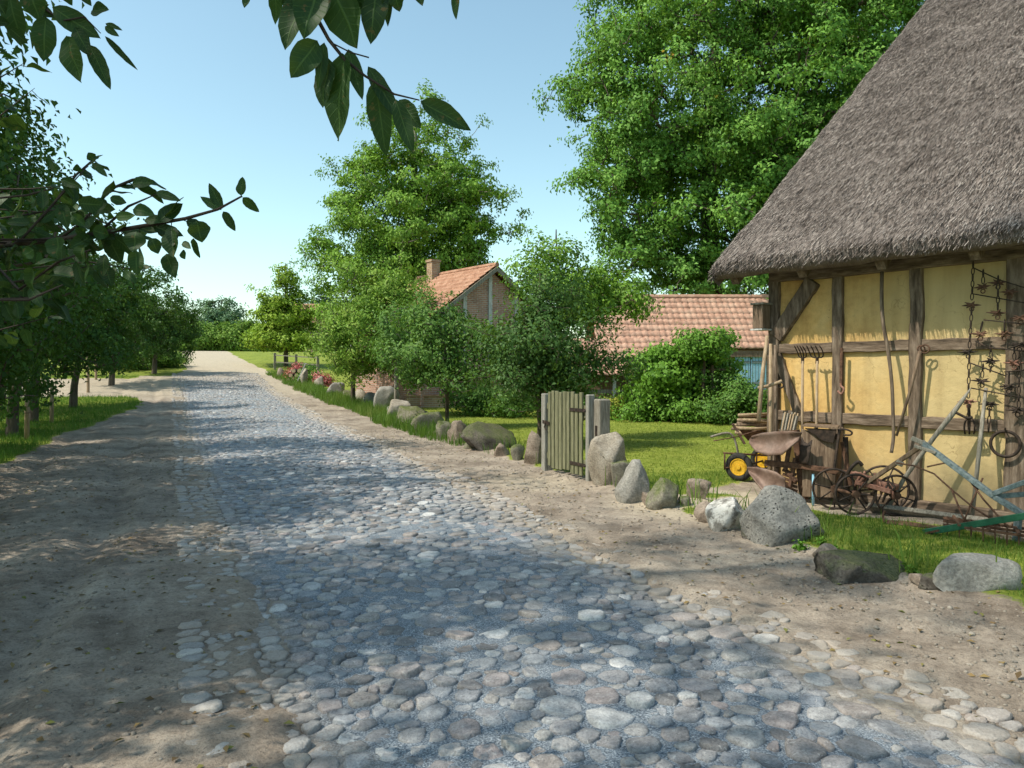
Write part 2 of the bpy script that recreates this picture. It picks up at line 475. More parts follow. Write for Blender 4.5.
m, nt, out = new_mat('earth_and_grass')
v = coords(nt)
n1 = noise(nt, v, 1.1, 8, .65); n2 = noise(nt, v, 9, 8, .65); n3 = noise(nt, v, 55, 6, .7)
dc = ramp(nt, n1, [(.235, .19, .15), (.375, .313, .252), (.485, .412, .332)], [.34, .5, .66])
dc = mixc(nt, .48, dc, ramp(nt, n2, [(.40, .37, .35), (1, 1, 1)], [.36, .58]), 'MULTIPLY')
dc = mixc(nt, .55, dc, ramp(nt, n3, [(.30, .30, .30), (1, 1, 1)], [.34, .52]), 'MULTIPLY')
sand = mixc(nt, .45, (.50, .425, .32), ramp(nt, n2, [(.5, .5, .5), (1, 1, 1)], [.36, .6]), 'MULTIPLY')
dc = mixc(nt, attr(nt, 'sand'), dc, sand)
gc = ramp(nt, n2, [(.13, .175, .025), (.235, .28, .045), (.34, .35, .10)], [.33, .5, .7])
gc = mixc(nt, .7, gc, ramp(nt, n1, [(.55, .62, .5), (1, 1, .9)], [.35, .62]), 'MULTIPLY')
gc = mixc(nt, attr(nt, 'dry'), gc, ramp(nt, n2, [(.30, .27, .11), (.5, .44, .22)], [.35, .65]))
mk = math_(nt, 'ADD', attr(nt, 'grass'), math_(nt, 'MULTIPLY', math_(nt, 'SUBTRACT', n2, .5), 1.1))
mk = ramp(nt, mk, [(0, 0, 0), (1, 1, 1)], [.42, .6])
hb = math_(nt, 'ADD', math_(nt, 'MULTIPLY', n2, .8), math_(nt, 'MULTIPLY', n3, .5))
bsdf(nt, out, mixc(nt, mk, dc, gc), .95, hb, .9, .035, spec=.12)
M['ground'] = m
sandm = sstep(43, 46, GY) * .95
c_ = wg(722, 1.35)
sandm = np.maximum(sandm, sstep(1.6, .8, np.hypot(GX - c_[0], GY - c_[1])))
sandm = np.maximum(sandm, .55 * sstep(.9, .2, np.hypot((GX - 4.6) / 1.0, (GY - 9.6) / 1.6)))
sandm = np.maximum(sandm, .6 * sstep(33, 38, GY))
ground = mesh_np('ground', np.stack([GX, GY, GZ], -1).reshape(-1, 3), [gf], M['ground'], smooth=True,
                 vattr={'grass': GM.ravel(), 'dry': dry.ravel(), 'sand': sandm.ravel()})
tag(ground, kind='structure')
_gz = GZ
def gsurf(x, y):
    """surface height incl. bumps (bilinear on the ground grid)"""
    x = np.asarray(x, float); y = np.asarray(y, float)
    i = np.clip(np.searchsorted(xs, x) - 1, 0, nx - 2); j = np.clip(np.searchsorted(ys, y) - 1, 0, ny - 2)
    fx = (x - xs[i]) / (xs[i + 1] - xs[i]); fy = (y - ys[j]) / (ys[j + 1] - ys[j])
    return (_gz[j, i] * (1 - fx) + _gz[j, i + 1] * fx) * (1 - fy) + (_gz[j + 1, i] * (1 - fx) + _gz[j + 1, i + 1] * fx) * fy

# ------------------------------------------------------------------ cobbled road
def road_prof(x, y):
    l, r = road_l(y), road_r(y)
    u = np.clip((x - l - .45) / (r - l - .45), 0, 1)
    g = .05 * 4 * u * (1 - u) * sstep(0, .15, u + .1)
    gut = -.012 * np.exp(-((x - l - .24) / .17) ** 2)
    return gh(x, y) + g + gut
bx = np.linspace(0, 1, 70)
by = np.concatenate([np.arange(-6, 1, .3), np.arange(1, 14, .05), np.arange(14, ROAD_END + .4, .2)])
BX, BY = np.meshgrid(bx, by)
BXw = road_l(BY) - .05 + BX * (road_r(BY) - road_l(BY) + .1)
BZ = road_prof(BXw, BY) + (vnoise(BXw, BY, 1.4, 31) - .5) * .018 + (vnoise(BXw, BY, 14, 32) - .5) * .012 + .0025 + .010 * np.exp(-((BXw - road_l(BY) - .25) / .15) ** 2)
bi = np.arange(BX.size).reshape(BX.shape)
bed_f = np.stack([bi[:-1, :-1], bi[:-1, 1:], bi[1:, 1:], bi[1:, :-1]], -1).reshape(-1, 4)

m, nt, out = new_mat('road_grit')
v = coords(nt)
n1 = noise(nt, v, 2.2, 6, .6); n3 = noise(nt, v, 110, 3, .75); n2 = noise(nt, v, 26, 5, .7)
c = ramp(nt, n3, [(.08, .10, .125), (.25, .29, .335), (.55, .60, .64)], [.34, .5, .66])
c = mixc(nt, .5, c, ramp(nt, n2, [(.5, .5, .5), (1, 1, 1)], [.35, .6]), 'MULTIPLY')
edge = attr(nt, 'dirt')
c = mixc(nt, edge, c, ramp(nt, n2, [(.27, .225, .18), (.48, .41, .33)], [.35, .65]))
bsdf(nt, out, c, .95, math_(nt, 'ADD', math_(nt, 'MULTIPLY', n3, .6), n2), .9, .02, spec=.15)
M['grit'] = m
m, nt, out = new_mat('field_cobble')
r = attr(nt, 'rnd')
v = coords(nt)
n2 = noise(nt, v, 14, 7, .65); n3 = noise(nt, v, 90, 5, .7)
c = ramp(nt, r, [(.22, .215, .215), (.34, .345, .36), (.44, .43, .41), (.38, .335, .31), (.33, .36, .40), (.50, .49, .48), (.42, .36, .345), (.36, .385, .41), (.72, .71, .69)])
c = mixc(nt, .65, c, ramp(nt, n2, [(.42, .42, .43), (1.0, 1.0, 1.0)], [.34, .60]), 'MULTIPLY')
c = mixc(nt, .5, c, ramp(nt, n3, [(.25, .25, .26), (1, 1, 1)], [.36, .54]), 'MULTIPLY')
n5 = noise(nt, v, 30, 5, .7, 1.2)
c = mixc(nt, ramp(nt, n5, [(0, 0, 0), (.5, .5, .5)], [.58, .66]), c, (.62, .61, .59))
c = mixc(nt, math_(nt, 'MULTIPLY', attr(nt, 'dirt'), .75), c, (.42, .355, .285))
bsdf(nt, out, c, .62, math_(nt, 'ADD', math_(nt, 'MULTIPLY', n3, .5), n2), .9, .016, spec=.35)
M['cobble'] = m

# dart throwing, biggest first
pts = []
grid = {}
cell = .26
def tryput(x, y, r):
    gx, gy = int(x // cell), int(y // cell)
    for a in (-1, 0, 1):
        for b in (-1, 0, 1):
            for (px_, py_, pr) in grid.get((gx + a, gy + b), ()):
                dx = px_ - x; dy = (py_ - y) * 1.12
                if dx * dx + dy * dy < (pr + r) ** 2: return False
    grid.setdefault((gx, gy), []).append((x, y, r)); pts.append((x, y, r)); return True
# set rows first: two edging rows on the left
for base, rr in ((.06, .055), (.47, .062), (.61, .06)):
    y = .8
    while y < ROAD_END - 1:
        rad = rr * random.uniform(.75, 1.2)
        if random.random() < .88: tryput(float(road_l(y)) + base + random.uniform(-.015, .015) + .03 * math.sin(y * .9), y, rad)
        y += rad * 2.05
for (rad, n) in ((.10, 900), (.084, 3600), (.068, 11000), (.056, 30000), (.045, 40000), (.034, 50000), (.026, 40000)):
    yy = .8 + (ROAD_END - 1.2) * rng.random(n); xx = rng.random(n)
    for q in range(n):
        y = float(yy[q]); l = float(road_l(y)); rgt = float(road_r(y))
        x = l + .02 + xx[q] * (rgt + .22 - l)
        if x < l + .45 and (rad > .06 or random.random() < .35): continue
        if x > rgt + .06 and (random.random() < .45 + .5 * (x - rgt) / .45 or rad > .06): continue
        tryput(x, y, rad * random.uniform(.88, 1.1))
P = np.array(pts)
NP = len(P)
# kept back from the grid: voronoi cells in polar form
K = 14
def stones(sel, nang, rings, seed):
    th = np.arange(nang) * 2 * np.pi / nang
    sub = P[sel]
    order_y = np.argsort(P[:, 1]); Py = P[order_y]
    Rad = np.zeros((len(sub), nang))
    for s0 in range(0, len(sub), 400):
        ch = sub[s0:s0 + 400]
        lo, hi = ch[:, 1].min() - .6, ch[:, 1].max() + .6
        cand = Py[np.searchsorted(Py[:, 1], lo):np.searchsorted(Py[:, 1], hi)]
        d = cand[None, :, :2] - ch[:, None, :2]
        dist = np.hypot(d[..., 0], d[..., 1]) + 1e-9
        dist[dist < 1e-6] = 99
        kk = min(K, cand.shape[0] - 1)
        nb = np.argpartition(dist, kk, axis=1)[:, :kk]
        dd = np.take_along_axis(dist, nb, 1)
        ph = np.arctan2(np.take_along_axis(d[..., 1], nb, 1), np.take_along_axis(d[..., 0], nb, 1))
        rj = cand[:, 2][nb]
        border = (dd ** 2 + ch[:, 2:3] ** 2 - rj ** 2) / (2 * dd)
        cs = np.cos(th[None, None, :] - ph[..., None])
        rad = np.where(cs > .05, border[..., None] / np.maximum(cs, .05), 9).min(1)
        Rad[s0:s0 + 400] = np.minimum(rad, ch[:, 2:3] * 1.9)
    rg = np.random.default_rng(seed)
    Rad = .14 * np.roll(Rad, 1, 1) + .72 * Rad + .14 * np.roll(Rad, -1, 1)
    Rad = np.maximum(Rad * rg.choice([1.0, .94, .85, .72], (len(sub), 1), p=[.55, .3, .12, .03]) - sub[:, 2:3] * rg.uniform(.03, .13, (len(sub), 1)), .012) * rg.uniform(.82, 1.06, Rad.shape)
    n = len(sub)
    hgt = (sub[:, 2] * .105 + .008) * rg.uniform(.6, 1.35, n)
    over = sub[:, 0] - road_r(sub[:, 1])
    base = road_prof(sub[:, 0], sub[:, 1]) + rg.normal(0, .005, n) - .001 + np.where(over > -.1, .010 + .02 * np.clip(over + .1, 0, 1), 0) + .020 * sstep(.5, .34, sub[:, 0] - road_l(sub[:, 1]))
    base = base - .004 * sstep(.5, .75, vnoise(sub[:, 0], sub[:, 1], 1.4, 31))
    tilt = rg.normal(0, .075, (n, 2))
    prof = rings
    V = []
    for (fr, fz) in prof:
        rr = Rad * fr
        if fr < .95: rr = rr * rg.uniform(.90, 1.08, rr.shape)
        x = rr * np.cos(th); y = rr * np.sin(th)
        z = base[:, None] + hgt[:, None] * fz + (x * tilt[:, :1] + y * tilt[:, 1:]) + rg.normal(0, .0022, rr.shape) * (fr < .95)
        V.append(np.stack([sub[:, :1] + x, sub[:, 1:2] + y, z], -1))
    cz = base + hgt * 1.0
    V.append(np.stack([sub[:, 0], sub[:, 1], cz], -1)[:, None, :])
    Vv = np.concatenate(V, 1)
    per = Vv.shape[1]
    fq = []
    for q in range(len(prof) - 1):
        for k in range(nang):
            fq.append((q * nang + k, q * nang + (k + 1) % nang, (q + 1) * nang + (k + 1) % nang, (q + 1) * nang + k))
    l = (len(prof) - 1) * nang
    ft = [(l + k, l + (k + 1) % nang, per - 1) for k in range(nang)]
    off = (np.arange(n) * per)[:, None, None]
    Q = (np.array(fq)[None] + off).reshape(-1, 4); T = (np.array(ft)[None] + off).reshape(-1, 3)
    r0 = rg.random(n) ** 1.25
    dirt = np.clip(1.2 * sstep(.62, .3, sub[:, 0] - road_l(sub[:, 1])) + sstep(.45, 0, road_r(sub[:, 1]) - sub[:, 0]) + sstep(36, 46, sub[:, 1]), 0, 1) * rg.uniform(.4, 1, n)
    return Vv.reshape(-1, 3), Q, T, np.repeat(r0, len(fq)), np.repeat(r0, len(ft)), np.repeat(dirt, per)
near = np.where(P[:, 1] < 13)[0]; farr = np.where(P[:, 1] >= 13)[0]  # detail by size in view
Va, Qa, Ta, ra, rb, da = stones(near, 14, [(1.0, -1.2), (.965, .30), (.915, .84), (.74, .97), (.40, 1.0)], 1)
Vb, Qb, Tb, rc, rd, db = stones(farr, 8, [(1.0, -.5), (.92, .5), (.6, .95)], 2)
road = mesh_np('cobbled_road', np.concatenate([Va, Vb]), [np.concatenate([Qa, Qb + len(Va)]), np.concatenate([Ta, Tb + len(Va)])],
               M['cobble'], smooth=True, fattr={'rnd': np.concatenate([ra, rc, rb, rd])}, vattr={'dirt': np.concatenate([da, db])})
tag(road, kind='structure')
bd = np.clip(sstep(.75, .35, BXw - road_l(BY) + (vnoise(BXw, BY, 2, 6) - .5) * .4) + sstep(.5, -.02, road_r(BY) - BXw + (vnoise(BXw, BY, 2, 5) - .5) * .6) + sstep(34, 46, BY), 0, 1)
bed = mesh_np('road_bed', np.stack([BXw, BY, BZ], -1).reshape(-1, 3), [bed_f], M['grit'], smooth=True, vattr={'dirt': bd.ravel()})
tag(bed, kind='structure')

# ------------------------------------------------------------------ loose gravel, clods
def pebbles(name, n, xr, yr, size, mat, mask, seed, sink=.35):
    rg = np.random.default_rng(seed)
    x = rg.uniform(*xr, n); y = yr[0] + (yr[1] - yr[0]) * rg.random(n) ** 1.6
    k = mask(x, y, rg); x, y = x[k], y[k]; n = len(x)
    ph = (1 + 5 ** .5) / 2
    iv = np.array([(-1, ph, 0), (1, ph, 0), (-1, -ph, 0), (1, -ph, 0), (0, -1, ph), (0, 1, ph), (0, -1, -ph), (0, 1, -ph), (ph, 0, -1), (ph, 0, 1), (-ph, 0, -1), (-ph, 0, 1)]) / 1.9
    fi = np.array([(0, 11, 5), (0, 5, 1), (0, 1, 7), (0, 7, 10), (0, 10, 11), (1, 5, 9), (5, 11, 4), (11, 10, 2), (10, 7, 6), (7, 1, 8), (3, 9, 4), (3, 4, 2), (3, 2, 6), (3, 6, 8), (3, 8, 9), (4, 9, 5), (2, 4, 11), (6, 2, 10), (8, 6, 7), (9, 8, 1)])
    s = size[0] + (size[1] - size[0]) * rg.random(n) ** 3
    sc = s[:, None] * rg.uniform(.6, 1.2, (n, 3)) * [1, 1, .65]
    V = iv[None] * rg.uniform(.8, 1.2, (n, 12, 1)) * sc[:, None, :]
    a = rg.uniform(0, 6.28, n); ca, sa = np.cos(a)[:, None], np.sin(a)[:, None]
    V = np.stack([V[..., 0] * ca - V[..., 1] * sa, V[..., 0] * sa + V[..., 1] * ca, V[..., 2]], -1)
    V += np.stack([x, y, gsurf(x, y) + sc[:, 2] * (1 - 2 * sink) * .6], -1)[:, None, :]
    Fc = (fi[None] + (np.arange(n) * 12)[:, None, None]).reshape(-1, 3)
    return tag(mesh_np(name, V.reshape(-1, 3), [Fc], mat, smooth=False, fattr={'rnd': np.repeat(rg.random(n), 20)}, vattr={'dirt': np.full(n * 12, .8)}), kind='stuff')
M['pebble'] = pmat('gravel_stone', [(.16, .135, .11), (.27, .235, .195), (.36, .32, .27)], 16, bump=.4)
pebbles('verge_gravel', 9000, (3.1, 5.3), (2.0, 20), (.004, .024), M['pebble'],
        lambda x, y, r: (x > road_r(y) - .12) & (x < stone_x(y)) & (vnoise(x, y, 1.6, 44) + r.random(len(x)) * .3 > .55), 5)
pebbles('track_gravel', 9000, (-3.2, .2), (1.8, 18), (.004, .024), M['pebble'],
        lambda x, y, r: (x > left_x(y)) & (x < road_l(y) + .1) & (vnoise(x, y, 1.2, 45) + r.random(len(x)) * .4 > .62), 6)
M['clod'] = pmat('earth_clod', [(.14, .112, .088), (.25, .205, .165), (.34, .28, .225)], 30, bump=.8)
pebbles('earth_clods', 900, (-3.0, 5.0), (2.0, 12), (.006, .030), M['clod'],
        lambda x, y, r: ((x < road_l(y) - .1) & (x > left_x(y))) | ((x > road_r(y) + .5) & (x < stone_x(y) - .2)), 8)

# ------------------------------------------------------------------ foliage
def leaf_quads(pos, nrm, size, rg, droop=.25, aspect=.55):
    n = len(pos)
    nrm = nrm / (np.linalg.norm(nrm, axis=1, keepdims=True) + 1e-9)
    a = rg.normal(size=(n, 3)); a[:, 2] -= .3
    a -= nrm * (a * nrm).sum(1, keepdims=True); a /= np.linalg.norm(a, axis=1, keepdims=True) + 1e-9
    b = np.cross(nrm, a)
    L = size * rg.uniform(.7, 1.25, (n, 1)); W = L * aspect * rg.uniform(.8, 1.2, (n, 1)) * .5
    p0 = pos; p2 = pos + a * L - nrm * L * droop
    mid = pos + a * L * .48 + nrm * L * .03
    V = np.stack([p0, mid + b * W + nrm * W * .35, p2, mid - b * W + nrm * W * .35], 1)
    return V.reshape(-1, 3), np.arange(n * 4).reshape(-1, 4)

def in_ell(rg, ells, n, bias):
    vol = np.array([e[3] * e[4] * e[5] for e in ells]); k = rg.choice(len(ells), n, p=vol / vol.sum())
    E = np.array(ells)[k]
    d = rg.normal(size=(n, 3)); d /= np.linalg.norm(d, axis=1, keepdims=True)
    r = rg.random(n) ** bias
    return E[:, :3] + d * r[:, None] * E[:, 3:6], E[:, :3]

def skeleton(trunk, tr, targets, rg, tip=.010, expo=2.3, steep=.25):
    """trunk polyline, tip targets -> frustum mesh"""
    pos = [np.array(p, float) for p in trunk]; par = [-1] + list(range(len(trunk) - 1)); fixed = list(tr)
    targets = targets[np.argsort([min(np.linalg.norm(t - p) for p in pos) for t in targets])]
    PA = np.zeros((len(trunk) + len(targets) * 5 + 10, 3)); PA[:len(pos)] = pos; n = len(pos)
    par = par + [0] * (len(PA) - n)
    tips = []
    for t in targets:
        d = np.linalg.norm(PA[1:n] - t, axis=1)
        c = d * (1 + steep * (PA[1:n, 2] > t[2] + .1))
        j = int(np.argmin(c)) + 1
        L = d[j - 1]; steps = 1 if L < .35 else (2 if L < .8 else 4)
        p0 = PA[j].copy(); last = j
        for s in range(1, steps + 1):
            f = s / steps
            q = p0 * (1 - f) + t * f
            if s < steps: q = q + rg.normal(0, .05 * L, 3) + np.array([0, 0, -.06 * L * math.sin(f * math.pi)])
            PA[n] = q; par[n] = last; last = n; n += 1
        tips.append(last)
    acc = np.zeros(n)
    kids = np.zeros(n, int)
    for i in range(1, n): kids[par[i]] += 1
    for i in range(n - 1, 0, -1):
        if kids[i] == 0: acc[i] = tip ** expo
        acc[par[i]] += acc[i]
    rad = acc ** (1 / expo)
    for i in range(len(trunk)): rad[i] = fixed[i]
    for i in range(len(trunk), n): rad[i] = min(rad[i], rad[par[i]] * .85 if par[i] < len(trunk) else rad[par[i]])
    e = np.arange(1, n); p = np.array(par[1:n])
    a, b = PA[p], PA[e]; ra, rb = rad[p].copy(), rad[e]
    brn = (p < len(trunk)) & (e >= len(trunk)); ra[brn] = rb[brn] * 1.25
    d = b - a; d /= np.linalg.norm(d, axis=1, keepdims=True) + 1e-9
    up = np.where(np.abs(d[:, 2:3]) < .9, [[0, 0, 1.]], [[1., 0, 0]])
    s = np.cross(d, up); s /= np.linalg.norm(s, axis=1, keepdims=True) + 1e-9; u = np.cross(s, d)
    k = 7; th = np.arange(k) * 2 * np.pi / k
    ring = s[:, None] * np.cos(th)[None, :, None] + u[:, None] * np.sin(th)[None, :, None]
    V = np.concatenate([a[:, None] - d[:, None] * ra[:, None, None] * .3 + ring * ra[:, None, None], b[:, None] + ring * rb[:, None, None]], 1)
    o = (np.arange(len(e)) * 2 * k)[:, None]
    Fq = np.stack([np.stack([o[:, 0] + i, o[:, 0] + (i + 1) % k, o[:, 0] + k + (i + 1) % k, o[:, 0] + k + i], -1) for i in range(k)], 1).reshape(-1, 4)
    return V.reshape(-1, 3), Fq

def tree(name, label, cat, base, trunk, tr, ells, boughs, per_bough, leaves, leaf, mat, bark='bark', seed=1, group=None,
         spread=.55, clump=.22, bias=.42, up=.55, droop=.25, aspect=.55, tip=.010, accent=None, keep=None, steep=.25):
    """ells and trunk are relative to base"""
    rg = np.random.default_rng(seed)
    t = thing(name, label, cat, base, group=group)
    bc, cen = in_ell(rg, ells, boughs, bias)
    if keep is not None:
        k = keep(bc + np.array(base)); bc, cen = bc[k], cen[k]
    R0 = np.mean([e[3] for e in ells])
    cl = np.repeat(bc, per_bough, 0) + rg.normal(0, 1, (len(bc) * per_bough, 3)) * spread * [1, 1, .55]
    ce = np.repeat(cen, per_bough, 0); cb = np.repeat(bc, per_bough, 0)
    cl[:, 2] = np.maximum(cl[:, 2], .12)
    if keep is not None:
        k = keep(cl + np.array(base)); cl, ce, cb = cl[k], ce[k], cb[k]
    Vt, Ft = skeleton(trunk, tr, cl, rg, tip=tip, steep=steep)
    mesh_np('trunk', Vt, [Ft], M[bark], t, smooth=True)
    n = len(cl) * leaves
    lp = np.repeat(cl, leaves, 0) + rg.normal(0, 1, (n, 3)) * clump * [1, 1, .7] + 0
    out_ = np.repeat(cl - ce, leaves, 0); out_ /= np.linalg.norm(out_, axis=1, keepdims=True) + 1e-9
    bo = (lp - np.repeat(cb, leaves, 0)) / (spread * 1.3); bo /= np.maximum(1.0, np.linalg.norm(bo, axis=1, keepdims=True))
    nr = bo * .8 + out_ * .40 + np.array([0, 0, up * .8]) + rg.normal(0, .38, (n, 3))
    V, Fq = leaf_quads(lp, nr, leaf, rg, droop, aspect)
    rnd = np.clip(np.repeat(rg.normal(.5, .14, len(cl)), leaves) + rg.normal(0, .18, n), 0, 1)
    mesh_np('crown', V, [Fq], M[mat], t, fattr={'rnd': rnd})
    if accent:
        am, an = accent
        c2 = cl[rg.choice(len(cl), an)]
        lp = np.repeat(c2, 12, 0) + rg.normal(0, .09, (an * 12, 3)) + np.repeat((c2 - ells[0][:3]) / (np.linalg.norm(c2 - np.array(ells[0][:3]), axis=1, keepdims=True) + 1e-6) * .25, 12, 0)
        V, Fq = leaf_quads(lp, rg.normal(size=(len(lp), 3)) + [0, -.5, .5], leaf, rg)
        mesh_np('yellow_leaves', V, [Fq], M[am], t, fattr={'rnd': rg.random(len(lp))})
    return t

def cbase(px, z, dz=0.0):
    p = cam((px - 512) / F * z, z)
    return np.array([p[0], p[1], float(gh(p[0], p[1])) + dz])

def vec(xc, z):       # horizontal offset in view axes
    return CXA * xc + CZA * z
def E(xc, zc, h, rx, rz):
    p = vec(xc, zc); return (p[0], p[1], h, rx, rx, rz)

# big oak beside the barn
b = cbase(712, 37.0)
tree('oak_tree', 'huge green oak with a few yellowed sprigs rising behind the thatched barn', 'tree', b,
     [(0, 0, -.2), (.05, 0, 2), (.1, .1, 4.5), (0, .2, 8), (-.1, .1, 12), (.1, 0, 16), (0, 0, 20)], [.75, .62, .56, .48, .36, .24, .12],
     [E(-4.4, -1.5, 8.6, 2.8, 2.6), E(-4.0, -2, 5.4, 2.5, 1.4), E(-1.8, -2.0, 6.0, 3.6, 1.7), E(1.8, -2.0, 6.0, 3.8, 1.7), E(0.66, 0.00, 14.52, 7.92, 6.60), E(-3.1, -1.32, 13.20, 3.7, 4.6), E(-2.90, -1.98, 9.11, 4.62, 3.56), E(1.98, -2.90, 8.71, 5.15, 3.56), E(-3.70, -1.98, 6.60, 3.43, 1.98), E(5.28, -1.32, 11.88, 5.28, 5.28), E(6.60, 0.00, 17.16, 5.94, 6.60), E(1.32, 0.00, 19.80, 6.07, 4.22), E(0.53, -1.98, 6.07, 3.70, 1.72), E(3.43, -1.32, 6.47, 3.43, 1.85)],
     560, 7, 62, .19, 'oak', seed=3, spread=.62, clump=.25, bias=.34, accent=('yellow', 24), tip=.018)
# tall field tree in the middle
b = cbase(409, 38.5)
tree('broadleaf_tree', 'tall light green tree standing behind the gabled brick house', 'tree', b,
     [(0, 0, -.2), (.1, 0, 1.7), (.3, 0, 4), (.35, .1, 6.4), (.3, .1, 9.3), (.35, 0, 12.2), (.35, 0, 14)], [.50, .40, .34, .28, .2, .12, .05],
     [E(0, 0, 5.2, 3.4, 2.2), E(-2.2, 0, 4.6, 2.4, 2.0), E(0.41, 0.00, 8.85, 4.08, 4.66), E(0.58, 0.00, 12.00, 2.68, 3.03), E(2.33, 0.00, 8.16, 2.91, 2.68), E(-1.98, 0.00, 6.52, 3.03, 3.26), E(-1.40, 0.00, 10.02, 2.33, 1.75), E(1.86, 0.00, 10.72, 1.75, 1.40)],
     200, 7, 60, .165, 'field_tree', bark='bark_pale', seed=5, spread=.52, clump=.20, bias=.32, tip=.013)
# pear and apple trees along the boulder row
b = cbase(353, 30.0)
tree('pear_tree', 'pale-leaved bushy fruit tree by the road, left of the leaning pale trunk', 'fruit tree', b,
     [(0, 0, -.1), (0, .05, .9), (.1, 0, 2.2), (.1, 0, 3.8)], [.11, .09, .07, .03],
     [E(.9, 0, 4.5, 1.6, 1.1), E(1.1, 0, 2.9, 2.1, 2.0), E(-.2, -.4, 2.4, 1.4, 1.5), E(1.7, 0, 3.8, 1.3, 1.1), E(.3, 0, 3.9, 1.0, 1.0)], 92, 6, 44, .14, 'pear', seed=8, spread=.38, clump=.18, droop=.5, aspect=.42, bias=.4)
b = cbase(396, 25.8)
tree('pear_tree', 'slim fruit tree on a straight tan trunk behind the boulder row', 'fruit tree', b,
     [(0, 0, -.1), (0, 0, 1.4), (.05, 0, 2.6), (.05, 0, 3.6)], [.075, .07, .05, .02],
     [E(.1, 0, 2.9, 1.1, 1.2), E(.5, 0, 2.2, 1.0, .8)], 40, 6, 42, .115, 'fruit', bark='bark_pale', seed=9, spread=.25, clump=.15, aspect=.5)
b = cbase(447, 21.3)
tree('apple_tree', 'young dark green fruit tree in front of the brick gable', 'fruit tree', b,
     [(0, 0, -.1), (0, 0, 1.2), (-.05, 0, 2.0), (-.05, 0, 3.0)], [.06, .055, .04, .02],
     [E(-.4, 0, 2.1, 1.3, .9), E(.5, 0, 1.8, 1.2, .7), E(-.1, 0, 2.9, .9, .7), E(1.0, .1, 2.6, .8, .6)], 50, 6, 42, .10, 'fruit', seed=10, spread=.32, clump=.15)
for i, (px, z, w, h) in enumerate([(470, 26.5, 1.1, 1.1), (512, 25.5, 1.0, .9), (578, 25, .9, .8)]):
    b = cbase(px, z)
    tree('currant_bush', ['leafy low bush at the foot of the brick gable, leftmost of three', 'leafy low bush at the foot of the brick gable, just left of the apple trunk', 'leafy low bush beyond the gate before the lean-to'][i], 'shrub', b,
         [(0, 0, -.1), (0, 0, .3), (0, 0, .6)], [.04, .03, .02], [(0, 0, h * .5, w, w * .8, h * .5)], 22, 5, 34, .10, 'fruit', seed=170 + i, spread=.24, clump=.16)
b = cbase(540, 15.9)
tree('apple_tree', 'spreading dark green apple tree directly behind the slatted gate', 'fruit tree', b,
     [(0, 0, -.1), (.03, 0, .5), (-.02, 0, 1.0), (0, .1, 1.7), (0, .1, 2.6), (.05, .1, 3.6)], [.085, .08, .075, .06, .035, .012],
     [E(-.15, 0, 1.95, 1.25, .75), E(-.5, 0, 1.4, .8, .45), E(.55, 0, 1.5, .75, .55), E(.1, 0, 2.75, .8, .75), E(-.2, 0, 3.4, .4, .5), E(-1.5, 0, 1.25, .5, .3), E(1.45, 0, 1.75, .5, .3)], 70, 6, 40, .085, 'gate_apple', seed=11, spread=.32, clump=.15, tip=.006, bias=.45)
b = cbase(556, 17.6)
tree('ash_sapling', 'feathery light young tree rising beyond the gate apple tree', 'tree', b,
     [(0, 0, -.1), (0, 0, 1.3), (.05, 0, 2.8), (0, 0, 4.8)], [.06, .055, .04, .012],
     [E(-.1, 0, 3.6, .75, 1.2), E(.8, .2, 3.1, .95, .85), E(1.5, .2, 3.3, .6, .4)], 46, 6, 38, .095, 'field_tree', seed=12, spread=.26, clump=.16, tip=.006)
# hornbeam by the road end
b = cbase(286, 50)
tree('hornbeam_tree', 'bright yellow-green layered cone shaped tree beside the far road', 'tree', b,
     [(0, 0, -.1), (0, 0, 1.0), (0, 0, 2.5), (0, 0, 4.5), (0, 0, 6.6)], [.16, .14, .10, .06, .02],
     [E(0, 0, 1.9, 2.5, 1.0), E(.1, 0, 3.2, 1.9, .9), E(-.1, 0, 4.4, 1.3, .8), E(0, 0, 5.5, .8, .8), E(0, 0, 6.5, .35, .7)], 100, 6, 28, .19, 'hornbeam', seed=13, spread=.32, clump=.17, up=.45, tip=.012)
# left row of old apple trees
rows = [(-3.15, 5.7, 5.4, 2.3), (-3.35, 9.6, 5.6, 2.2), (-3.3, 13.6, 5.6, 2.3), (-3.5, 17.5, 5.5, 2.3), (-3.5, 21.5, 5.4, 2.3), (-3.7, 26, 5.6, 2.5), (-3.2, 31, 5.9, 2.6), (-2.6, 40.5, 6.4, 3.2), (-.9, 46.5, 4.6, 2.4)]
labs = ['nearest roadside apple tree, crown hanging in from the left edge', 'shaded old apple tree, second along the left roadside row',
        'shaded old apple tree, third along the left roadside row', 'dark apple tree behind the two thin fence stakes',
        'gnarled apple tree with bare lower limbs, beyond the fence stakes', 'dark apple tree with low sideways limb near the grass tip',
        'last apple tree of the left row, at the tip of the grass strip', 'dark apple tree beyond the sandy turning on the left',
        'farthest dark fruit tree overhanging the left road edge']
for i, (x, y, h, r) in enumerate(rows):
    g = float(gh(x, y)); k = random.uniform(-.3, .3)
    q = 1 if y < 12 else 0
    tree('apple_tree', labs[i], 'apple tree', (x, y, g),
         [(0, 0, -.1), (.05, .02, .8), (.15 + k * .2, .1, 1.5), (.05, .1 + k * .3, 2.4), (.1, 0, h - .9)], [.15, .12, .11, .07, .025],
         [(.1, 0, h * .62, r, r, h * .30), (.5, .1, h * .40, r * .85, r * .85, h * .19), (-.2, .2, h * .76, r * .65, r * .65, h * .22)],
         80 + 50 * q, 6, 38 + 2 * q, .085 if q else (.10 if y < 25 else .14), 'apple_dark', seed=30 + i, group='apple trees along the left roadside', spread=.26, clump=.16, tip=.008, bias=.5)
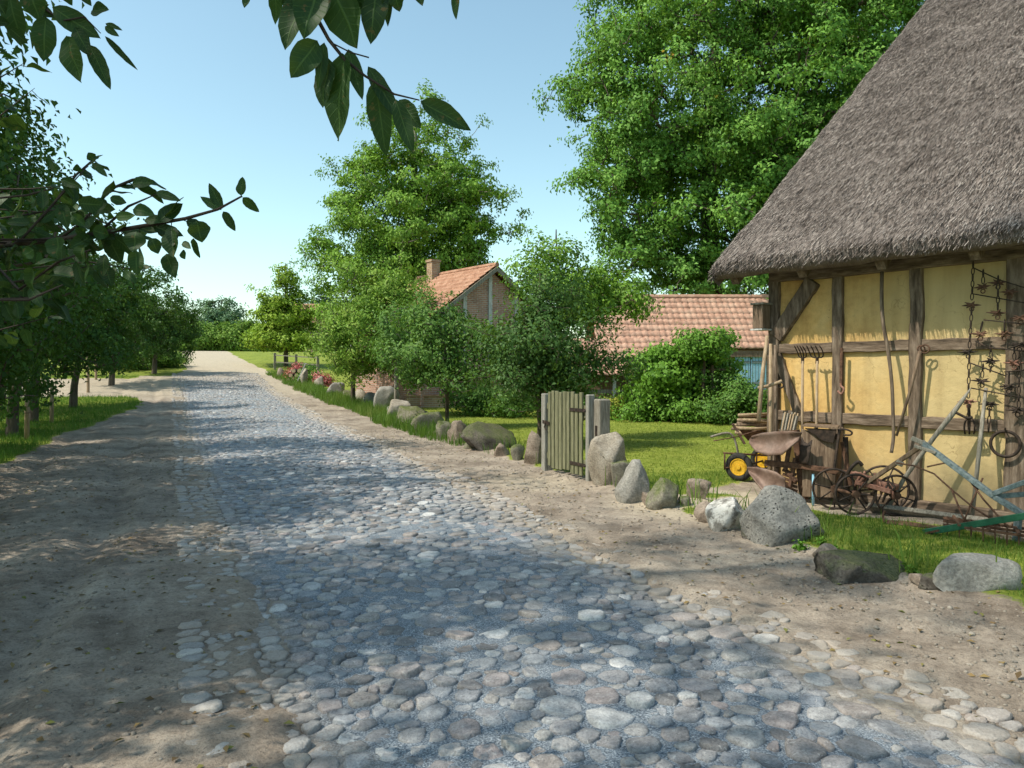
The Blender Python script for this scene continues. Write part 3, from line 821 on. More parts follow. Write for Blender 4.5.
# tall shade trees left of the view
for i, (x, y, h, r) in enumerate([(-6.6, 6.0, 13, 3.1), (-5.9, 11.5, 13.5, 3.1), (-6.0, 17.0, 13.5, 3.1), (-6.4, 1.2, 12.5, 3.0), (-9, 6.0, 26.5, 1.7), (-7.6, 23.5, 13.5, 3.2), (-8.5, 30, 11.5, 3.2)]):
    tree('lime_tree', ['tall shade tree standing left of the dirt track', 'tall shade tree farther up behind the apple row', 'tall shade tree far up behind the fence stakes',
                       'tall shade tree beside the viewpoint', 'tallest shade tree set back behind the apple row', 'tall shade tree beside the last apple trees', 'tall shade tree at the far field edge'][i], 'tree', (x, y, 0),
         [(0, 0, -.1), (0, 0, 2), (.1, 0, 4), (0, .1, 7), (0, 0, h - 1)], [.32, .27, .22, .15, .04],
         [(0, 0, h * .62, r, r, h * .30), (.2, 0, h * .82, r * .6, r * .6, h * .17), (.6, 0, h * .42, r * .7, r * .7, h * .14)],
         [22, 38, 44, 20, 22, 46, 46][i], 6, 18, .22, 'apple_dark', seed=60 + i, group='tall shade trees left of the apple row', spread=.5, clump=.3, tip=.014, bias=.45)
# low shrubs under the left row
for i, (x, y, h, r) in enumerate([(-4.6, 14.5, 1.9, 1.3), (-4.6, 18.5, 2.0, 1.4), (-5.4, 23, 2.0, 1.5), (-6.2, 29, 2.0, 1.8), (-4.5, 11, 1.8, 1.2), (-7.5, 35, 2.2, 2.2), (-9.0, 41, 2.4, 2.4)]):
    tree('hazel_shrub', 'leafy undergrowth shrub between the shaded apple trunks on the left', 'shrub', (x, y, float(gh(x, y))),
         [(0, 0, -.1), (0, 0, .4), (.05, 0, .9)], [.05, .04, .02], [(0, 0, h * .55, r, r, h * .45)], 22, 5, 30, .10, 'fruit', seed=90 + i,
         group='undergrowth shrubs beneath the left row', spread=.2, clump=.17)
# bushes at the sandy turning
for i, (px, z, w, h) in enumerate([(118, 44, 1.6, 1.0), (148, 45, 1.6, 1.1), (172, 46.5, 1.1, .9)]):
    b = cbase(px, z)
    tree('low_bush', ['low dark bush behind the sandy turning, leftmost', 'low dark bush in the middle behind the sandy turning', 'low dark bush nearest the road behind the sandy turning'][i], 'shrub', b,
         [(0, 0, -.1), (0, 0, .3), (0, 0, .6)], [.05, .04, .02], [(0, 0, h * .5, w, w, h * .5)], 24, 5, 30, .13, 'fruit', seed=100 + i, spread=.25, clump=.17)
# far greenery beyond the crest
b = cam((228 - 512) / F * 84, 84); b[2] = 2.4
for i, (px, z, w, h) in enumerate([(196, 80, 3.2, 3.2), (222, 82, 3.4, 3.6), (250, 82, 3.2, 3.4), (276, 84, 3.2, 3.2)]):
    bb = cbase(px, z)
    tree('hedge_bush', ['bright green hedge bush beyond the road crest, leftmost', 'bright green hedge bush beyond the crest, left of centre', 'bright green hedge bush beyond the crest, right of centre', 'bright green hedge bush beyond the crest, rightmost'][i], 'hedge', bb,
         [(0, 0, -.1), (0, 0, .7), (0, 0, 1.5)], [.09, .07, .03], [(0, 0, h * .5, w, w, h * .5)], 60, 6, 26, .26, 'hedge', seed=110 + i, spread=.4, clump=.28)
for i, (px, z, h, w, lab) in enumerate([(222, 150, 15.5, 5.4, 'round far tree tinted haze-blue on the skyline above the road'), (322, 120, 12.5, 4.6, 'far dark tree just right of the cone shaped tree'),
                                        (160, 130, 9.5, 5.0, 'far tree tinted haze-blue, low behind the left apple row'), (120, 150, 10, 5.5, 'far tree tinted haze-blue, seen through the left trunks')]):
    bb = cbase(px, z)
    tree('distant_tree', lab, 'tree', bb, [(0, 0, -.1), (0, 0, 2), (0, 0, h * .6), (0, 0, h * .9)], [.4, .35, .2, .08],
         [(0, 0, h * .58, w, w, h * .40), (1.0, 0, h * .4, w * .9, w * .9, h * .28)], 70, 6, 30, .5, 'hazed_tree', seed=120 + i, spread=.8, clump=.5, tip=.03)
# vine-covered bush in front of the tiled wing
b = cbase(680, 24.5)
tree('vine_bush', 'big bright green climbing bush in front of the tiled wing', 'shrub', b,
     [(0, 0, -.1), (.1, 0, .8), (.1, 0, 1.6), (.2, 0, 2.3)], [.12, .10, .07, .03],
     [E(-.15, 0, 1.25, 1.5, 1.2), E(.4, 0, 1.9, 1.05, .85), E(1.0, 0, 2.2, .5, .5)], 74, 6, 42, .13, 'bush', seed=140, spread=.24, clump=.16, up=.3, droop=.5, aspect=.75)
b = cbase(640, 24.0)
tree('ground_shrub', 'low leafy shrub spilling onto the lawn left of the climbing bush', 'shrub', b,
     [(0, 0, -.1), (0, 0, .3), (0, 0, .5)], [.05, .04, .02], [E(.2, 0, .35, 1.1, .4), E(1.4, -.3, .35, 1.1, .4)], 44, 5, 36, .10, 'bush', seed=141, spread=.2, clump=.13)
b = cbase(606, 24.6)
tree('golden_shrub', 'pale yellow-green low shrub at the lawn edge', 'shrub', b,
     [(0, 0, -.1), (0, 0, .25), (0, 0, .4)], [.04, .03, .02], [E(.2, 0, .32, .55, .34)], 20, 5, 34, .08, 'pale_shrub', seed=142, spread=.13, clump=.1)
b = cbase(730, 22.5)
tree('dark_shrub', 'dark green shrub under the blue shutters beside the barn corner', 'shrub', b,
     [(0, 0, -.1), (0, 0, .4), (.05, 0, .9)], [.06, .05, .03], [E(.1, 0, .55, 1.2, .55), E(.1, .2, .95, .6, .4)], 44, 6, 36, .10, 'fruit', seed=143, spread=.2, clump=.14)
b = cbase(703, 23.2)
tree('trained_shrub', 'small bright shrub on thin dark stems against the tiled wing', 'shrub', b,
     [(0, 0, -.1), (0, 0, 1.0), (.05, 0, 1.7), (.05, 0, 2.2)], [.06, .05, .045, .02], [E(.15, 0, 2.35, .7, .42)], 20, 5, 38, .11, 'bush', seed=144, spread=.18, clump=.13)

# fallen leaves on the bare earth
rgl = np.random.default_rng(410)
lx_ = np.concatenate([rgl.uniform(-3.0, .6, 1500), rgl.uniform(3.2, 5.4, 700)]); ly_ = 1.8 + 18 * rgl.random(2200) ** 1.5
lz_ = gsurf(lx_, ly_) + .006
Vl, Fl = leaf_quads(np.stack([lx_, ly_, lz_], -1), np.array([0, 0, 1.]) + rgl.normal(0, .22, (2200, 3)), .045, rgl, .05, .55)
M['litter'] = leaf_mat('fallen_leaf', [(.10, .065, .03), (.20, .13, .06), (.28, .20, .08), (.14, .17, .04)], trans=.1, rough=.7)
tag(mesh_np('leaf_litter', Vl, [Fl], M['litter'], fattr={'rnd': rgl.random(2200)}), kind='stuff')

# ------------------------------------------------------------------ near apple branches (same roadside row, trunk out of view)
def leaf_mesh(base, tip, width, nrm, rg, curl=.12, fold=.25, holes=True):
    """ovate pointed leaf as a 9 x 4 grid"""
    base = np.array(base, float); tip = np.array(tip, float)
    a = tip - base; L = np.linalg.norm(a); a /= L
    n = np.array(nrm, float); n -= a * n.dot(a); n /= np.linalg.norm(n) + 1e-9
    b = np.cross(n, a)
    V = []; A = []; nu = 10
    wav = rg.uniform(0, 6)
    for i in range(nu + 1):
        u = i / nu
        w = width * .5 * (math.sin(math.pi * min(1, u ** .78)) ** .8) * (1 if u < 1 else 0)
        if 0 < i < nu: w *= 1 + rg.uniform(-.06, .06)
        c = base + a * L * u - n * L * curl * (u * u - u) * -1 - n * L * curl * u * u
        for s in (-1, -.55, 0, .55, 1):
            A.append((abs(s), u)); V.append(c + b * w * s + n * (abs(s) ** 1.3 * w * fold + .05 * width * math.sin(wav + u * 9 + s)))
    Fq = []
    for i in range(nu):
        for j in range(4):
            q = i * 5 + j; Fq.append((q, q + 1, q + 6, q + 5))
    return V, Fq, A

class Leaves:
    def __init__(s): s.V = []; s.F = []; s.r = []; s.A = []; s.rg = np.random.default_rng(77)
    def add(s, base, tip, w, nrm):
        V, Fq, A_ = leaf_mesh(base, tip, w, nrm, s.rg, s.rg.uniform(-.05, .2), s.rg.uniform(.1, .5))
        o = len(s.V); s.V += V; s.A += A_; s.F += [tuple(o + i for i in f) for f in Fq]; s.r += [float(np.clip(s.rg.normal(.45, .25), 0, 1))] * len(Fq)
    def twig(s, pts, L0, n, hang=.6, w=.55):
        pts = [np.array(p, float) for p in pts]
        seg = np.array([np.linalg.norm(pts[i + 1] - pts[i]) for i in range(len(pts) - 1)]); cum = np.concatenate([[0], np.cumsum(seg)])
        for k in range(n):
            t = (k + .5 + s.rg.uniform(-.3, .3)) / n * cum[-1]
            i = min(np.searchsorted(cum, t) - 1, len(seg) - 1); i = max(i, 0)
            p = pts[i] + (pts[i + 1] - pts[i]) * (t - cum[i]) / seg[i]
            d = (pts[i + 1] - pts[i]) / seg[i]
            ax = d * .5 + s.rg.normal(0, .6, 3) + np.array([0, 0, -hang]); ax /= np.linalg.norm(ax)
            L = L0 * s.rg.uniform(.65, 1.15)
            b = p + ax * L * .22
            s.add(b, b + ax * L, L * w * s.rg.uniform(.8, 1.15), s.rg.normal(0, .7, 3) + np.array([0, 0, .5]) - CZA * .5)
            tw.tube([p, b], .0011, 4, False)
    def build(s, name, mat, parent):
        off = np.array(parent.location)
        f = np.array(s.F)
        return mesh_np(name, np.array(s.V) - off, [f], mat, parent, smooth=True, fattr={'rnd': s.r}, vattr={'side': [a[0] for a in s.A], 'along': [a[1] for a in s.A]})

tB = (-2.9, 2.2, 0.0)
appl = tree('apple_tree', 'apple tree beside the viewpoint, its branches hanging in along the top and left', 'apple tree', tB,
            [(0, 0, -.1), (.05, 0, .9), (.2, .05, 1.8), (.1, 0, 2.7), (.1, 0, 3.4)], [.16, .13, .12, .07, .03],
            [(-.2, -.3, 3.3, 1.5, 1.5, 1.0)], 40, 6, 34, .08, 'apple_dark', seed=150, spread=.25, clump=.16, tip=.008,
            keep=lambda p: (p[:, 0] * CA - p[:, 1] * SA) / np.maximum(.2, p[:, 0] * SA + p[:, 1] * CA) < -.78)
tw = MB(); lv = Leaves()
def SP(*a): return Vector([float(c) for c in sight(*a)])
fork = Vector((-2.72, 2.23, 1.75)); fork2 = Vector((-2.8, 2.2, 2.7))
mainb = [fork, SP(-260, 262, 2.0), SP(-90, 250, 1.95), SP(0, 246, 1.9), SP(60, 240, 1.86), SP(129, 229, 1.8), SP(187, 219, 1.74), SP(219, 210, 1.70), SP(243, 197, 1.67)]
tw.tube(mainb, [.022, .014, .009, .007, .006, .005, .004, .003, .002], 7)
for pts_, rr in (([SP(60, 240, 1.86), SP(85, 222, 1.84), SP(112, 190, 1.82), SP(134, 181, 1.8), SP(146, 178, 1.8)], .0022),
                 ([SP(100, 233, 1.83), SP(130, 207, 1.82), SP(158, 195, 1.8)], .002),
                 ([SP(20, 243, 1.9), SP(55, 205, 1.95), SP(78, 176, 2.0), SP(98, 158, 2.0)], .002),
                 ([SP(-20, 247, 1.9), SP(20, 290, 1.8), SP(60, 262, 1.75), SP(92, 250, 1.7)], .002),
                 ([SP(-60, 200, 2.2), SP(-10, 200, 2.2), SP(30, 196, 2.2), SP(62, 187, 2.2)], .002),
                 ([SP(-80, 320, 1.7), SP(-20, 300, 1.7), SP(30, 300, 1.7), SP(64, 285, 1.7)], .002)):
    tw.tube(pts_, [rr * 1.6] * (len(pts_) - 1) + [rr * .6], 5)
tw.tube([fork, SP(-250, 330, 1.9), SP(-80, 320, 1.7)], [.014, .006, .0032], 6)
tw.tube([fork, SP(-260, 225, 2.2), SP(-60, 200, 2.2)], [.014, .006, .0032], 6)
def Lz(pts8, z, dx=0, dy=0, k=1.0, jitter=.03):
    for (x0, y0, x1, y1, w) in pts8:
        zz = z + lv.rg.uniform(-jitter, jitter)
        b0 = sight(x0 * k + dx, y0 * k + dy, zz); t0 = sight(x1 * k + dx, y1 * k + dy, zz + lv.rg.uniform(-.02, .025))
        lv.add(b0, t0, w * k / F * zz, -CZA + np.array([0, 0, lv.rg.uniform(-.2, .5)]) + CXA * lv.rg.uniform(-.5, .5))
K1 = 1 / 2.56
Lz([(620, 42, 624, -6, 28), (624, 46, 666, 84, 26), (572, 76, 536, 8, 28), (570, 78, 516, 44, 26), (574, 82, 606, 132, 24), (506, 106, 520, 160, 54), (498, 150, 512, 202, 26),
    (440, 128, 450, 202, 46), (428, 190, 450, 250, 40), (410, 108, 470, 60, 44), (372, 104, 432, 102, 28), (344, 76, 396, 86, 36), (342, 12, 400, 8, 34), (404, 32, 460, 50, 24),
    (300, 96, 348, 92, 26), (286, 48, 328, 60, 26), (206, 62, 268, 66, 44), (352, 132, 344, 186, 56), (350, 182, 352, 242, 40), (270, 190, 268, 250, 34), (216, 168, 214, 216, 50),
    (152, 148, 148, 202, 56), (86, 224, 84, 286, 46), (240, 130, 284, 142, 40), (90, 180, 60, 196, 34), (188, 92, 222, 118, 30), (470, 160, 492, 178, 18), (468, 182, 478, 204, 20), (390, 150, 408, 190, 34)],
   1.72, 0, 180, K1, .06)
K3 = 1 / 3.657
Lz([(352, 590, 330, 562, 34), (345, 600, 400, 650, 28), (300, 632, 288, 604, 34), (350, 585, 370, 578, 12), (230, 660, 310, 690, 36), (215, 640, 180, 575, 22), (236, 668, 276, 730, 22)], 1.95, 0, 0, K3)
# top twig
topb = [fork2, Vector((-1.2, 1.5, 2.95)), Vector((-.3, 1.2, 2.75)), SP(262, -120, 1.16), SP(296, -30, 1.18), SP(318, 20, 1.2), SP(330, 42, 1.2), SP(346, 62, 1.2), SP(366, 78, 1.2), SP(395, 96, 1.2), SP(420, 102, 1.2)]
tw.tube(topb, [.03, .02, .012, .006, .0045, .0034, .003, .0026, .002, .0016, .001], 6)
tw.tube([SP(296, -30, 1.18), SP(350, -30, 1.17), SP(420, -25, 1.16), SP(458, -10, 1.16)], .002, 5)
tw.tube([SP(334, 46, 1.2), SP(352, 55, 1.19), SP(370, 60, 1.19)], .0012, 5)
Lz([(348, 160, 250, 290, 105), (388, 222, 356, 396, 100), (440, 205, 380, 500, 132), (372, 165, 352, 330, 46), (458, 190, 510, 372, 60), (556, 300, 590, 572, 90), (530, 250, 650, 450, 58),
    (630, 370, 694, 562, 62), (644, 372, 716, 470, 66), (720, 376, 910, 472, 82), (306, -20, 222, 182, 110), (352, -40, 296, 150, 130), (400, -50, 470, 172, 150), (566, -80, 540, 168, 105),
    (620, -40, 646, 55, 60), (596, -60, 604, 108, 40), (850, -30, 850, 82, 34), (706, -40, 730, 34, 44), (200, -60, 180, 96, 60), (96, -20, 82, 40, 30), (460, -60, 490, 60, 110), (255, -70, 270, 90, 110), (770, -40, 786, 8, 40)],
   1.2, 224, 0, K3, .02)
# top-left twig
tl = [fork2, Vector((-1.9, 2.2, 2.9)), SP(-160, -60, 1.8), SP(-30, -20, 1.75), SP(40, 6, 1.72), SP(66, 24, 1.7), SP(88, 20, 1.7), SP(104, 36, 1.7)]
tw.tube(tl, [.022, .014, .008, .005, .003, .0024, .002, .001], 6)
Lz([(46, -20, 78, 172, 84), (180, 70, 168, 228, 86), (256, 140, 284, 298, 92), (286, 110, 332, 204, 58), (338, 172, 412, 322, 56), (206, 40, 372, 142, 80), (396, 142, 516, 266, 24), (350, 52, 406, 44, 56),
    (396, 108, 442, 140, 26), (398, 96, 450, 112, 20), (-10, 90, 46, 92, 44), (48, 112, 112, 168, 40), (120, -40, 150, 80, 90), (230, -60, 270, 30, 60), (300, -40, 340, 30, 40), (90, 20, 220, 70, 60), (-30, -60, 30, 60, 120)],
   1.7, 0, 0, K3, .05)
for pts_, n in (([SP(0, 246, 1.9), SP(60, 240, 1.86), SP(129, 229, 1.8), SP(187, 219, 1.74)], 22), ([SP(60, 240, 1.86), SP(85, 222, 1.84), SP(112, 190, 1.82), SP(146, 178, 1.8)], 9), ([SP(20, 243, 1.9), SP(55, 205, 1.95), SP(98, 158, 2.0)], 11), ([SP(-40, 290, 2.0), SP(30, 280, 2.0), SP(110, 262, 2.0)], 22), ([SP(-40, 225, 2.1), SP(30, 215, 2.1), SP(90, 205, 2.1)], 18), ([SP(-60, 190, 2.3), SP(-10, 190, 2.3), SP(30, 190, 2.3), SP(62, 187, 2.3)], 14), ([SP(-80, 320, 1.8), SP(-20, 300, 1.8), SP(30, 298, 1.8), SP(64, 285, 1.8)], 13),
                ([SP(-40, 246, 1.95), SP(40, 240, 1.9), SP(129, 229, 1.84)], 26), ([SP(-20, 247, 1.9), SP(20, 290, 1.8), SP(60, 262, 1.75), SP(92, 250, 1.7)], 12), ([SP(20, 243, 1.9), SP(55, 205, 1.95), SP(78, 176, 2.0)], 8),
                ([SP(60, 240, 1.86), SP(85, 222, 1.84), SP(112, 190, 1.82)], 5), ([SP(-60, 150, 2.6), SP(0, 120, 2.6), SP(38, 90, 2.6)], 14), ([SP(-60, 110, 2.5), SP(0, 82, 2.5), SP(30, 64, 2.5)], 10), ([SP(-60, 350, 2.4), SP(0, 330, 2.4), SP(70, 312, 2.4)], 16), ([SP(-60, 215, 2.6), SP(0, 210, 2.6), SP(90, 216, 2.6), SP(140, 240, 2.6)], 22),
                ([SP(-60, 270, 2.7), SP(0, 272, 2.7), SP(90, 262, 2.7), SP(150, 272, 2.7)], 20)):
    tw.tube([fork] + list(pts_), [.012] + [.0026] * (len(pts_) - 1) + [.0008], 5)
    lv.twig(pts_, .068, n)
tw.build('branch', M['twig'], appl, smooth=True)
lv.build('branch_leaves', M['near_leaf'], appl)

# ------------------------------------------------------------------ grass
def blades(name, n, region, mask, h, w, mat, seed, lean=.45, dens=None):
    rg = np.random.default_rng(seed)
    (x0, x1), (y0, y1) = region
    x = rg.uniform(x0, x1, n); y = y0 + (y1 - y0) * rg.random(n) ** (dens or 1.0)
    k = mask(x, y, rg); x, y = x[k], y[k]; n = len(x)
    patch = vnoise(x, y, 2.5, seed + 3)
    hh = (h[0] + (h[1] - h[0]) * rg.random(n) ** 1.5) * (.6 + .8 * patch)
    a = rg.uniform(0, 6.28, n); ld = rg.uniform(0, 6.28, n); ln = lean * rg.uniform(.2, 1.3, n)
    ww = rg.uniform(w[0], w[1], n)
    z = gsurf(x, y) - .012
    bx_, by_ = np.cos(a) * ww / 2, np.sin(a) * ww / 2
    lx, ly = np.cos(ld) * ln * hh, np.sin(ld) * ln * hh
    V = np.stack([np.stack([x - bx_, y - by_, z], -1), np.stack([x + bx_, y + by_, z], -1),
                  np.stack([x + bx_ * .7 + lx * .35, y + by_ * .7 + ly * .35, z + hh * .6], -1), np.stack([x - bx_ * .7 + lx * .35, y - by_ * .7 + ly * .35, z + hh * .6], -1),
                  np.stack([x + lx, y + ly, z + hh * .97], -1)], 1)
    o = (np.arange(n) * 5)[:, None]
    Q = o + np.array([[0, 1, 2, 3]]); T = o + np.array([[3, 2, 4]])
    r = np.clip(.5 * patch + .75 * (vnoise(x, y, .55, seed + 9) - .28) + rg.normal(0.02, .15, n), 0, 1)
    return tag(mesh_np(name, V.reshape(-1, 3), [Q, T], mat, fattr={'rnd': np.concatenate([r, r])}), kind='stuff')
def barn_clear(x, y):
    t = (x - BC[0]) * BU[0] + (y - BC[1]) * BU[1]; d = (x - BC[0]) * BN[0] + (y - BC[1]) * BN[1]
    return (d > .25) | (t < -.1)
blades('barn_grass', 80000, ((4.9, 9.2), (.5, 9.6)), lambda x, y, r: (grass_mask(x, y) > .45 + .35 * r.random(len(x))) & barn_clear(x, y), (.02, .085), (.004, .008), M['grass'], 201)
blades('garden_lawn', 150000, ((5.2, 22), (8.5, 34)), lambda x, y, r: (grass_mask(x, y) > .5 + .3 * r.random(len(x))) & barn_clear(x, y) & (np.abs((x * CA - y * SA) / (x * SA + y * CA)) < .75), (.02, .06), (.008, .016), M['lawn'], 202, lean=.8, dens=1.2)
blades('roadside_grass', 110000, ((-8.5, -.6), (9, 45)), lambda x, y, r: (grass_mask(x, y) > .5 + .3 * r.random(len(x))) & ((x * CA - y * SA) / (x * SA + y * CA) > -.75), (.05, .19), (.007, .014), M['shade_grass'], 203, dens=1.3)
blades('boulder_weeds', 60000, ((4.9, 7.2), (3.5, 46)), lambda x, y, r: (np.abs(x - stone_x(y) - np.where(y > 15, .05, .25)) < .12 + np.where(y > 15, .75, .4) * vnoise(x, y, .9, 71)) & ((y > 14) | (r.random(len(x)) < .15)) & (np.abs(y - 10.0) > 1.1), (.08, .42), (.006, .018), M['grass'], 204)

# ------------------------------------------------------------------ boulders
def boulder(label, px, py, wpx, hpx, mat, seed, depth=.8, cuts=9, sub=4, group=None, name='boulder', yaw=None, skew=0.0, taper=0.0, z=None):
    rg = np.random.default_rng(seed)
    p, zz = gpt(px, py)
    if z: p = cbase(px, z); zz = z
    w = wpx * zz / F; h = hpx * zz / F
    p = p + CZA * (w * depth * .5) ; p[2] = float(gsurf(p[0], p[1]))
    import bmesh
    bm = bmesh.new(); bmesh.ops.create_icosphere(bm, subdivisions=sub, radius=1)
    V = np.array([v.co[:] for v in bm.verts]); Fs = np.array([[v.index for v in f.verts] for f in bm.faces]); bm.free()
    V = np.sign(V) * np.abs(V) ** .75; cuts = cuts + 5
    for _ in range(cuts):
        n = rg.normal(size=3); n[2] *= .8; n /= np.linalg.norm(n); o = rg.uniform(.5, .92)
        d = V @ n - o; V = V - np.where(d > 0, d * .97, 0)[:, None] * n
    nz = np.array([mnoise.fractal(Vector(v * 1.6 + seed * 3.1), 1.0, 2.1, 5) for v in V])
    V = V * (1 + .11 * nz)[:, None]
    if sub >= 4:
        nz = np.array([mnoise.fractal(Vector(v * 7 + seed), .9, 2.1, 3) for v in V]); V = V * (1 + .018 * nz)[:, None]
    lo, hi = V.min(0), V.max(0); V = (V - (lo + hi) / 2) / (hi - lo)
    V[:, 0] = V[:, 0] * (1 - taper * (V[:, 2] + .5)) + skew * (V[:, 2] + .5)
    lo, hi = V.min(0), V.max(0); V = (V - (lo + hi) / 2) / (hi - lo)
    V *= [w, w * depth, h * 1.4]
    a = yaw if yaw is not None else rg.uniform(-.35, .35)
    rot = np.array([[math.cos(a), -math.sin(a)], [math.sin(a), math.cos(a)]])
    q = V[:, :2] @ rot.T
    V[:, :2] = q[:, :1] * CXA[:2] + q[:, 1:2] * CZA[:2]
    V[:, 2] += h * .3
    o = mesh_np(name, V, [Fs], M[mat], smooth=True)
    o.location = tuple(p)
    return tag(o, label, 'boulder', group)
G = 'boulders bordering the road verge'
boulder('wide flat-topped grey boulder at the right picture edge', 992, 606, 90, 32, 'st_smooth', 51, .6, 4, group=G)
boulder('long low dark mossy rock sunk in the grass before the barn', 881, 590, 112, 27, 'st_dark', 52, .6, 5, group=G)
boulder('largest angular grey pitted boulder before the plough', 794, 553, 86, 55, 'st_grey', 36, .7, 9, group=G, skew=-.14, taper=.22)
boulder('white lichen-covered rounded stone left of the pitted boulder', 734, 537, 46, 30, 'st_white', 4, .8, 6, group=G)
boulder('dull brown low stone against the white lichen stone', 711, 528, 28, 20, 'st_brown', 24, .8, 6, group=G)
boulder('small brown lump lying on the grass behind the white stone', 702, 508, 25, 19, 'st_brown', 5, .8, 7, group=G)
boulder('squat moss-edged boulder, right of the pointed pale one', 668, 515, 38, 29, 'st_moss', 6, .8, 8, group=G)
boulder('pale upright rounded boulder, third right of the gate', 636, 507, 37, 43, 'st_smooth', 7, .7, 6, group=G, taper=.3)
boulder('narrow mossy stone wedged behind the pale upright boulder', 622, 494, 22, 26, 'st_moss', 8, .7, 8, group=G)
boulder('tall squared beige granite block right of the gatepost', 613, 489, 43, 53, 'st_beige', 9, .7, 10, group=G, taper=.12, z=10.0)
boulder('thin upright beige slab touching the gatepost', 595, 484, 12, 30, 'st_beige', 10, .9, 8, group=G)
boulder('brown upright stone immediately left of the gate', 533, 469, 19, 34, 'st_brown', 11, .8, 9, group=G)
boulder('little greenish stone left of the brown upright one', 518, 464, 15, 16, 'st_moss', 12, .8, 6, sub=3, group=G)
boulder('tiny dull stone beside the big dark boulder', 502, 459, 17, 13, 'st_brown', 13, .8, 6, sub=3, group=G)
boulder('big dark brown boulder left of the gate', 487, 453, 57.2, 26, 'st_dark', 14, .7, 7, group=G)
boulder('light brown rounded stone, right one of a touching pair', 458, 445, 22.1, 22, 'st_brown', 15, .7, 8, group=G)
boulder('grey-brown stone, left one of a touching pair', 446, 441, 22.1, 18, 'st_moss', 16, .7, 8, group=G)
boulder('long tilted grey boulder under the young fruit tree', 429, 434, 39, 19, 'st_moss', 17, .6, 7, group=G)
boulder('low grey slab left of the tilted grey boulder', 411, 428, 36.4, 19, 'st_moss', 18, .6, 7, group=G)
boulder('bulky round grey boulder in the weeds', 397, 421, 28.6, 19, 'st_beige', 19, .8, 6, group=G)
boulder('tall humped grey boulder by the tan fruit trunk', 385, 413, 26, 26, 'st_smooth', 20, .8, 6, group=G)
boulder('narrow grey stone in weeds below the pear tree', 369, 407, 16.9, 14, 'st_smooth', 21, .8, 7, sub=3, group=G)
boulder('grey stone half hidden by weeds, next up the row', 359, 403, 16.9, 13, 'st_beige', 22, .8, 7, sub=3, group=G)
boulder('humped stone amid tall weeds farther up the row', 334, 398, 18.2, 14, 'st_smooth', 23, .8, 7, sub=3, group=G)
for i, (px, py, w, h, z_) in enumerate([(318, 390, 12, 12, 37.5), (303, 390, 7, 17, 38.5), (279, 381, 8, 10, 42)]):
    boulder(['pale round stone at the foot of the flowering clutter', 'upright tan stone left of the flowering clutter', 'blocky grey-tan stone nearest the cone shaped tree'][i], px, py, w, h, ['st_beige', 'st_beige', 'st_brown'][i], 40 + i, .8, 7, 3, G, z=z_)

# half-buried filler stones between the boulders
for i, (px, py, w, h, mt) in enumerate([(470, 450, 16, 9, 'st_moss'), (439, 438, 14, 9, 'st_brown'), (420, 432, 14, 9, 'st_dark'), (404, 424, 13, 9, 'st_moss'), (391, 418, 12, 9, 'st_smooth'), (377, 410, 12, 9, 'st_beige'),
                                        (347, 400, 12, 9, 'st_moss'), (652, 511, 18, 12, 'st_brown'), (687, 514, 14, 10, 'st_moss'), (757, 545, 24, 16, 'st_dark'), (832, 566, 26, 14, 'st_brown'), (850, 576, 18, 9, 'st_smooth'), (945, 600, 30, 14, 'st_dark'), (926, 594, 22, 9, 'st_brown')]):
    boulder('small half-buried stone filling a gap in the boulder row', px, py, w, h, mt, 70 + i, .8, 5, 3, 'small filler stones in the boulder row', name='filler_stone')

# small green weeds at boulder feet
for i, (px, py, s) in enumerate([(801, 556, .10), (822, 554, .07), (868, 577, .10), (838, 560, .06), (914, 583, .07)]):
    p, zz = gpt(px, py); p[2] = float(gsurf(p[0], p[1]))
    rg = np.random.default_rng(300 + i)
    t = thing('dock_weed', ['broad leaved weed at the right foot of the pitted boulder', 'small weed right beside the pitted boulder', 'leafy weed on the front of the dark mossy rock', 'small weed between pitted boulder and mossy rock', 'small weed at the right end of the mossy rock'][i], 'weed', p)
    lp = rg.normal(0, s * .35, (46, 3)); lp[:, 2] = np.abs(lp[:, 2]) + .01
    V, Fq = leaf_quads(lp, np.array([0, 0, 1.]) + rg.normal(0, .45, (46, 3)), s * .45, rg, .3, .7)
    mesh_np('leaves', V, [Fq], M['bush'], t, fattr={'rnd': rg.random(46)})
    st = MB()
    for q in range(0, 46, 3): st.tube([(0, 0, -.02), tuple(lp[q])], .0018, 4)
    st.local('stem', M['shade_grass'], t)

# ------------------------------------------------------------------ barn
rotB = math.atan2(BU[1], BU[0])
barn = thing('barn', 'half-timbered barn with yellow ochre walls under a grey thatched roof', 'barn', (BC[0], BC[1], 0), rotB)
TAN = math.tan(R(40.6)); CS, SN = math.cos(R(40.6)), math.sin(R(40.6))
DEPTH, LEN = 13.2, 14.0
EY, EZ = -.62, 2.93          # eave line
half = DEPTH / 2
m, nt, out = new_mat('ochre_plaster')
v = coords(nt)
n1 = noise(nt, v, 1.6, 6, .6); n2 = noise(nt, v, 14, 6, .65); n3 = noise(nt, v, 70, 4, .7)
c = ramp(nt, n1, [(.54, .33, .12), (.70, .46, .175), (.75, .535, .24)], [.33, .5, .68])
c = mixc(nt, .3, c, ramp(nt, n2, [(.5, .46, .42), (1, 1, 1)], [.34, .58]), 'MULTIPLY')
c = mixc(nt, .15, c, ramp(nt, n3, [(.4, .38, .36), (1, 1, 1)], [.34, .55]), 'MULTIPLY')
sx = nt.nodes.new('ShaderNodeSeparateXYZ'); tc = nt.nodes.new('ShaderNodeTexCoord'); nt.links.new(tc.outputs['Object'], sx.inputs[0])
gx = math_(nt, 'ADD', math_(nt, 'MULTIPLY', sx.outputs['X'], .32), math_(nt, 'MULTIPLY', n1, .6))
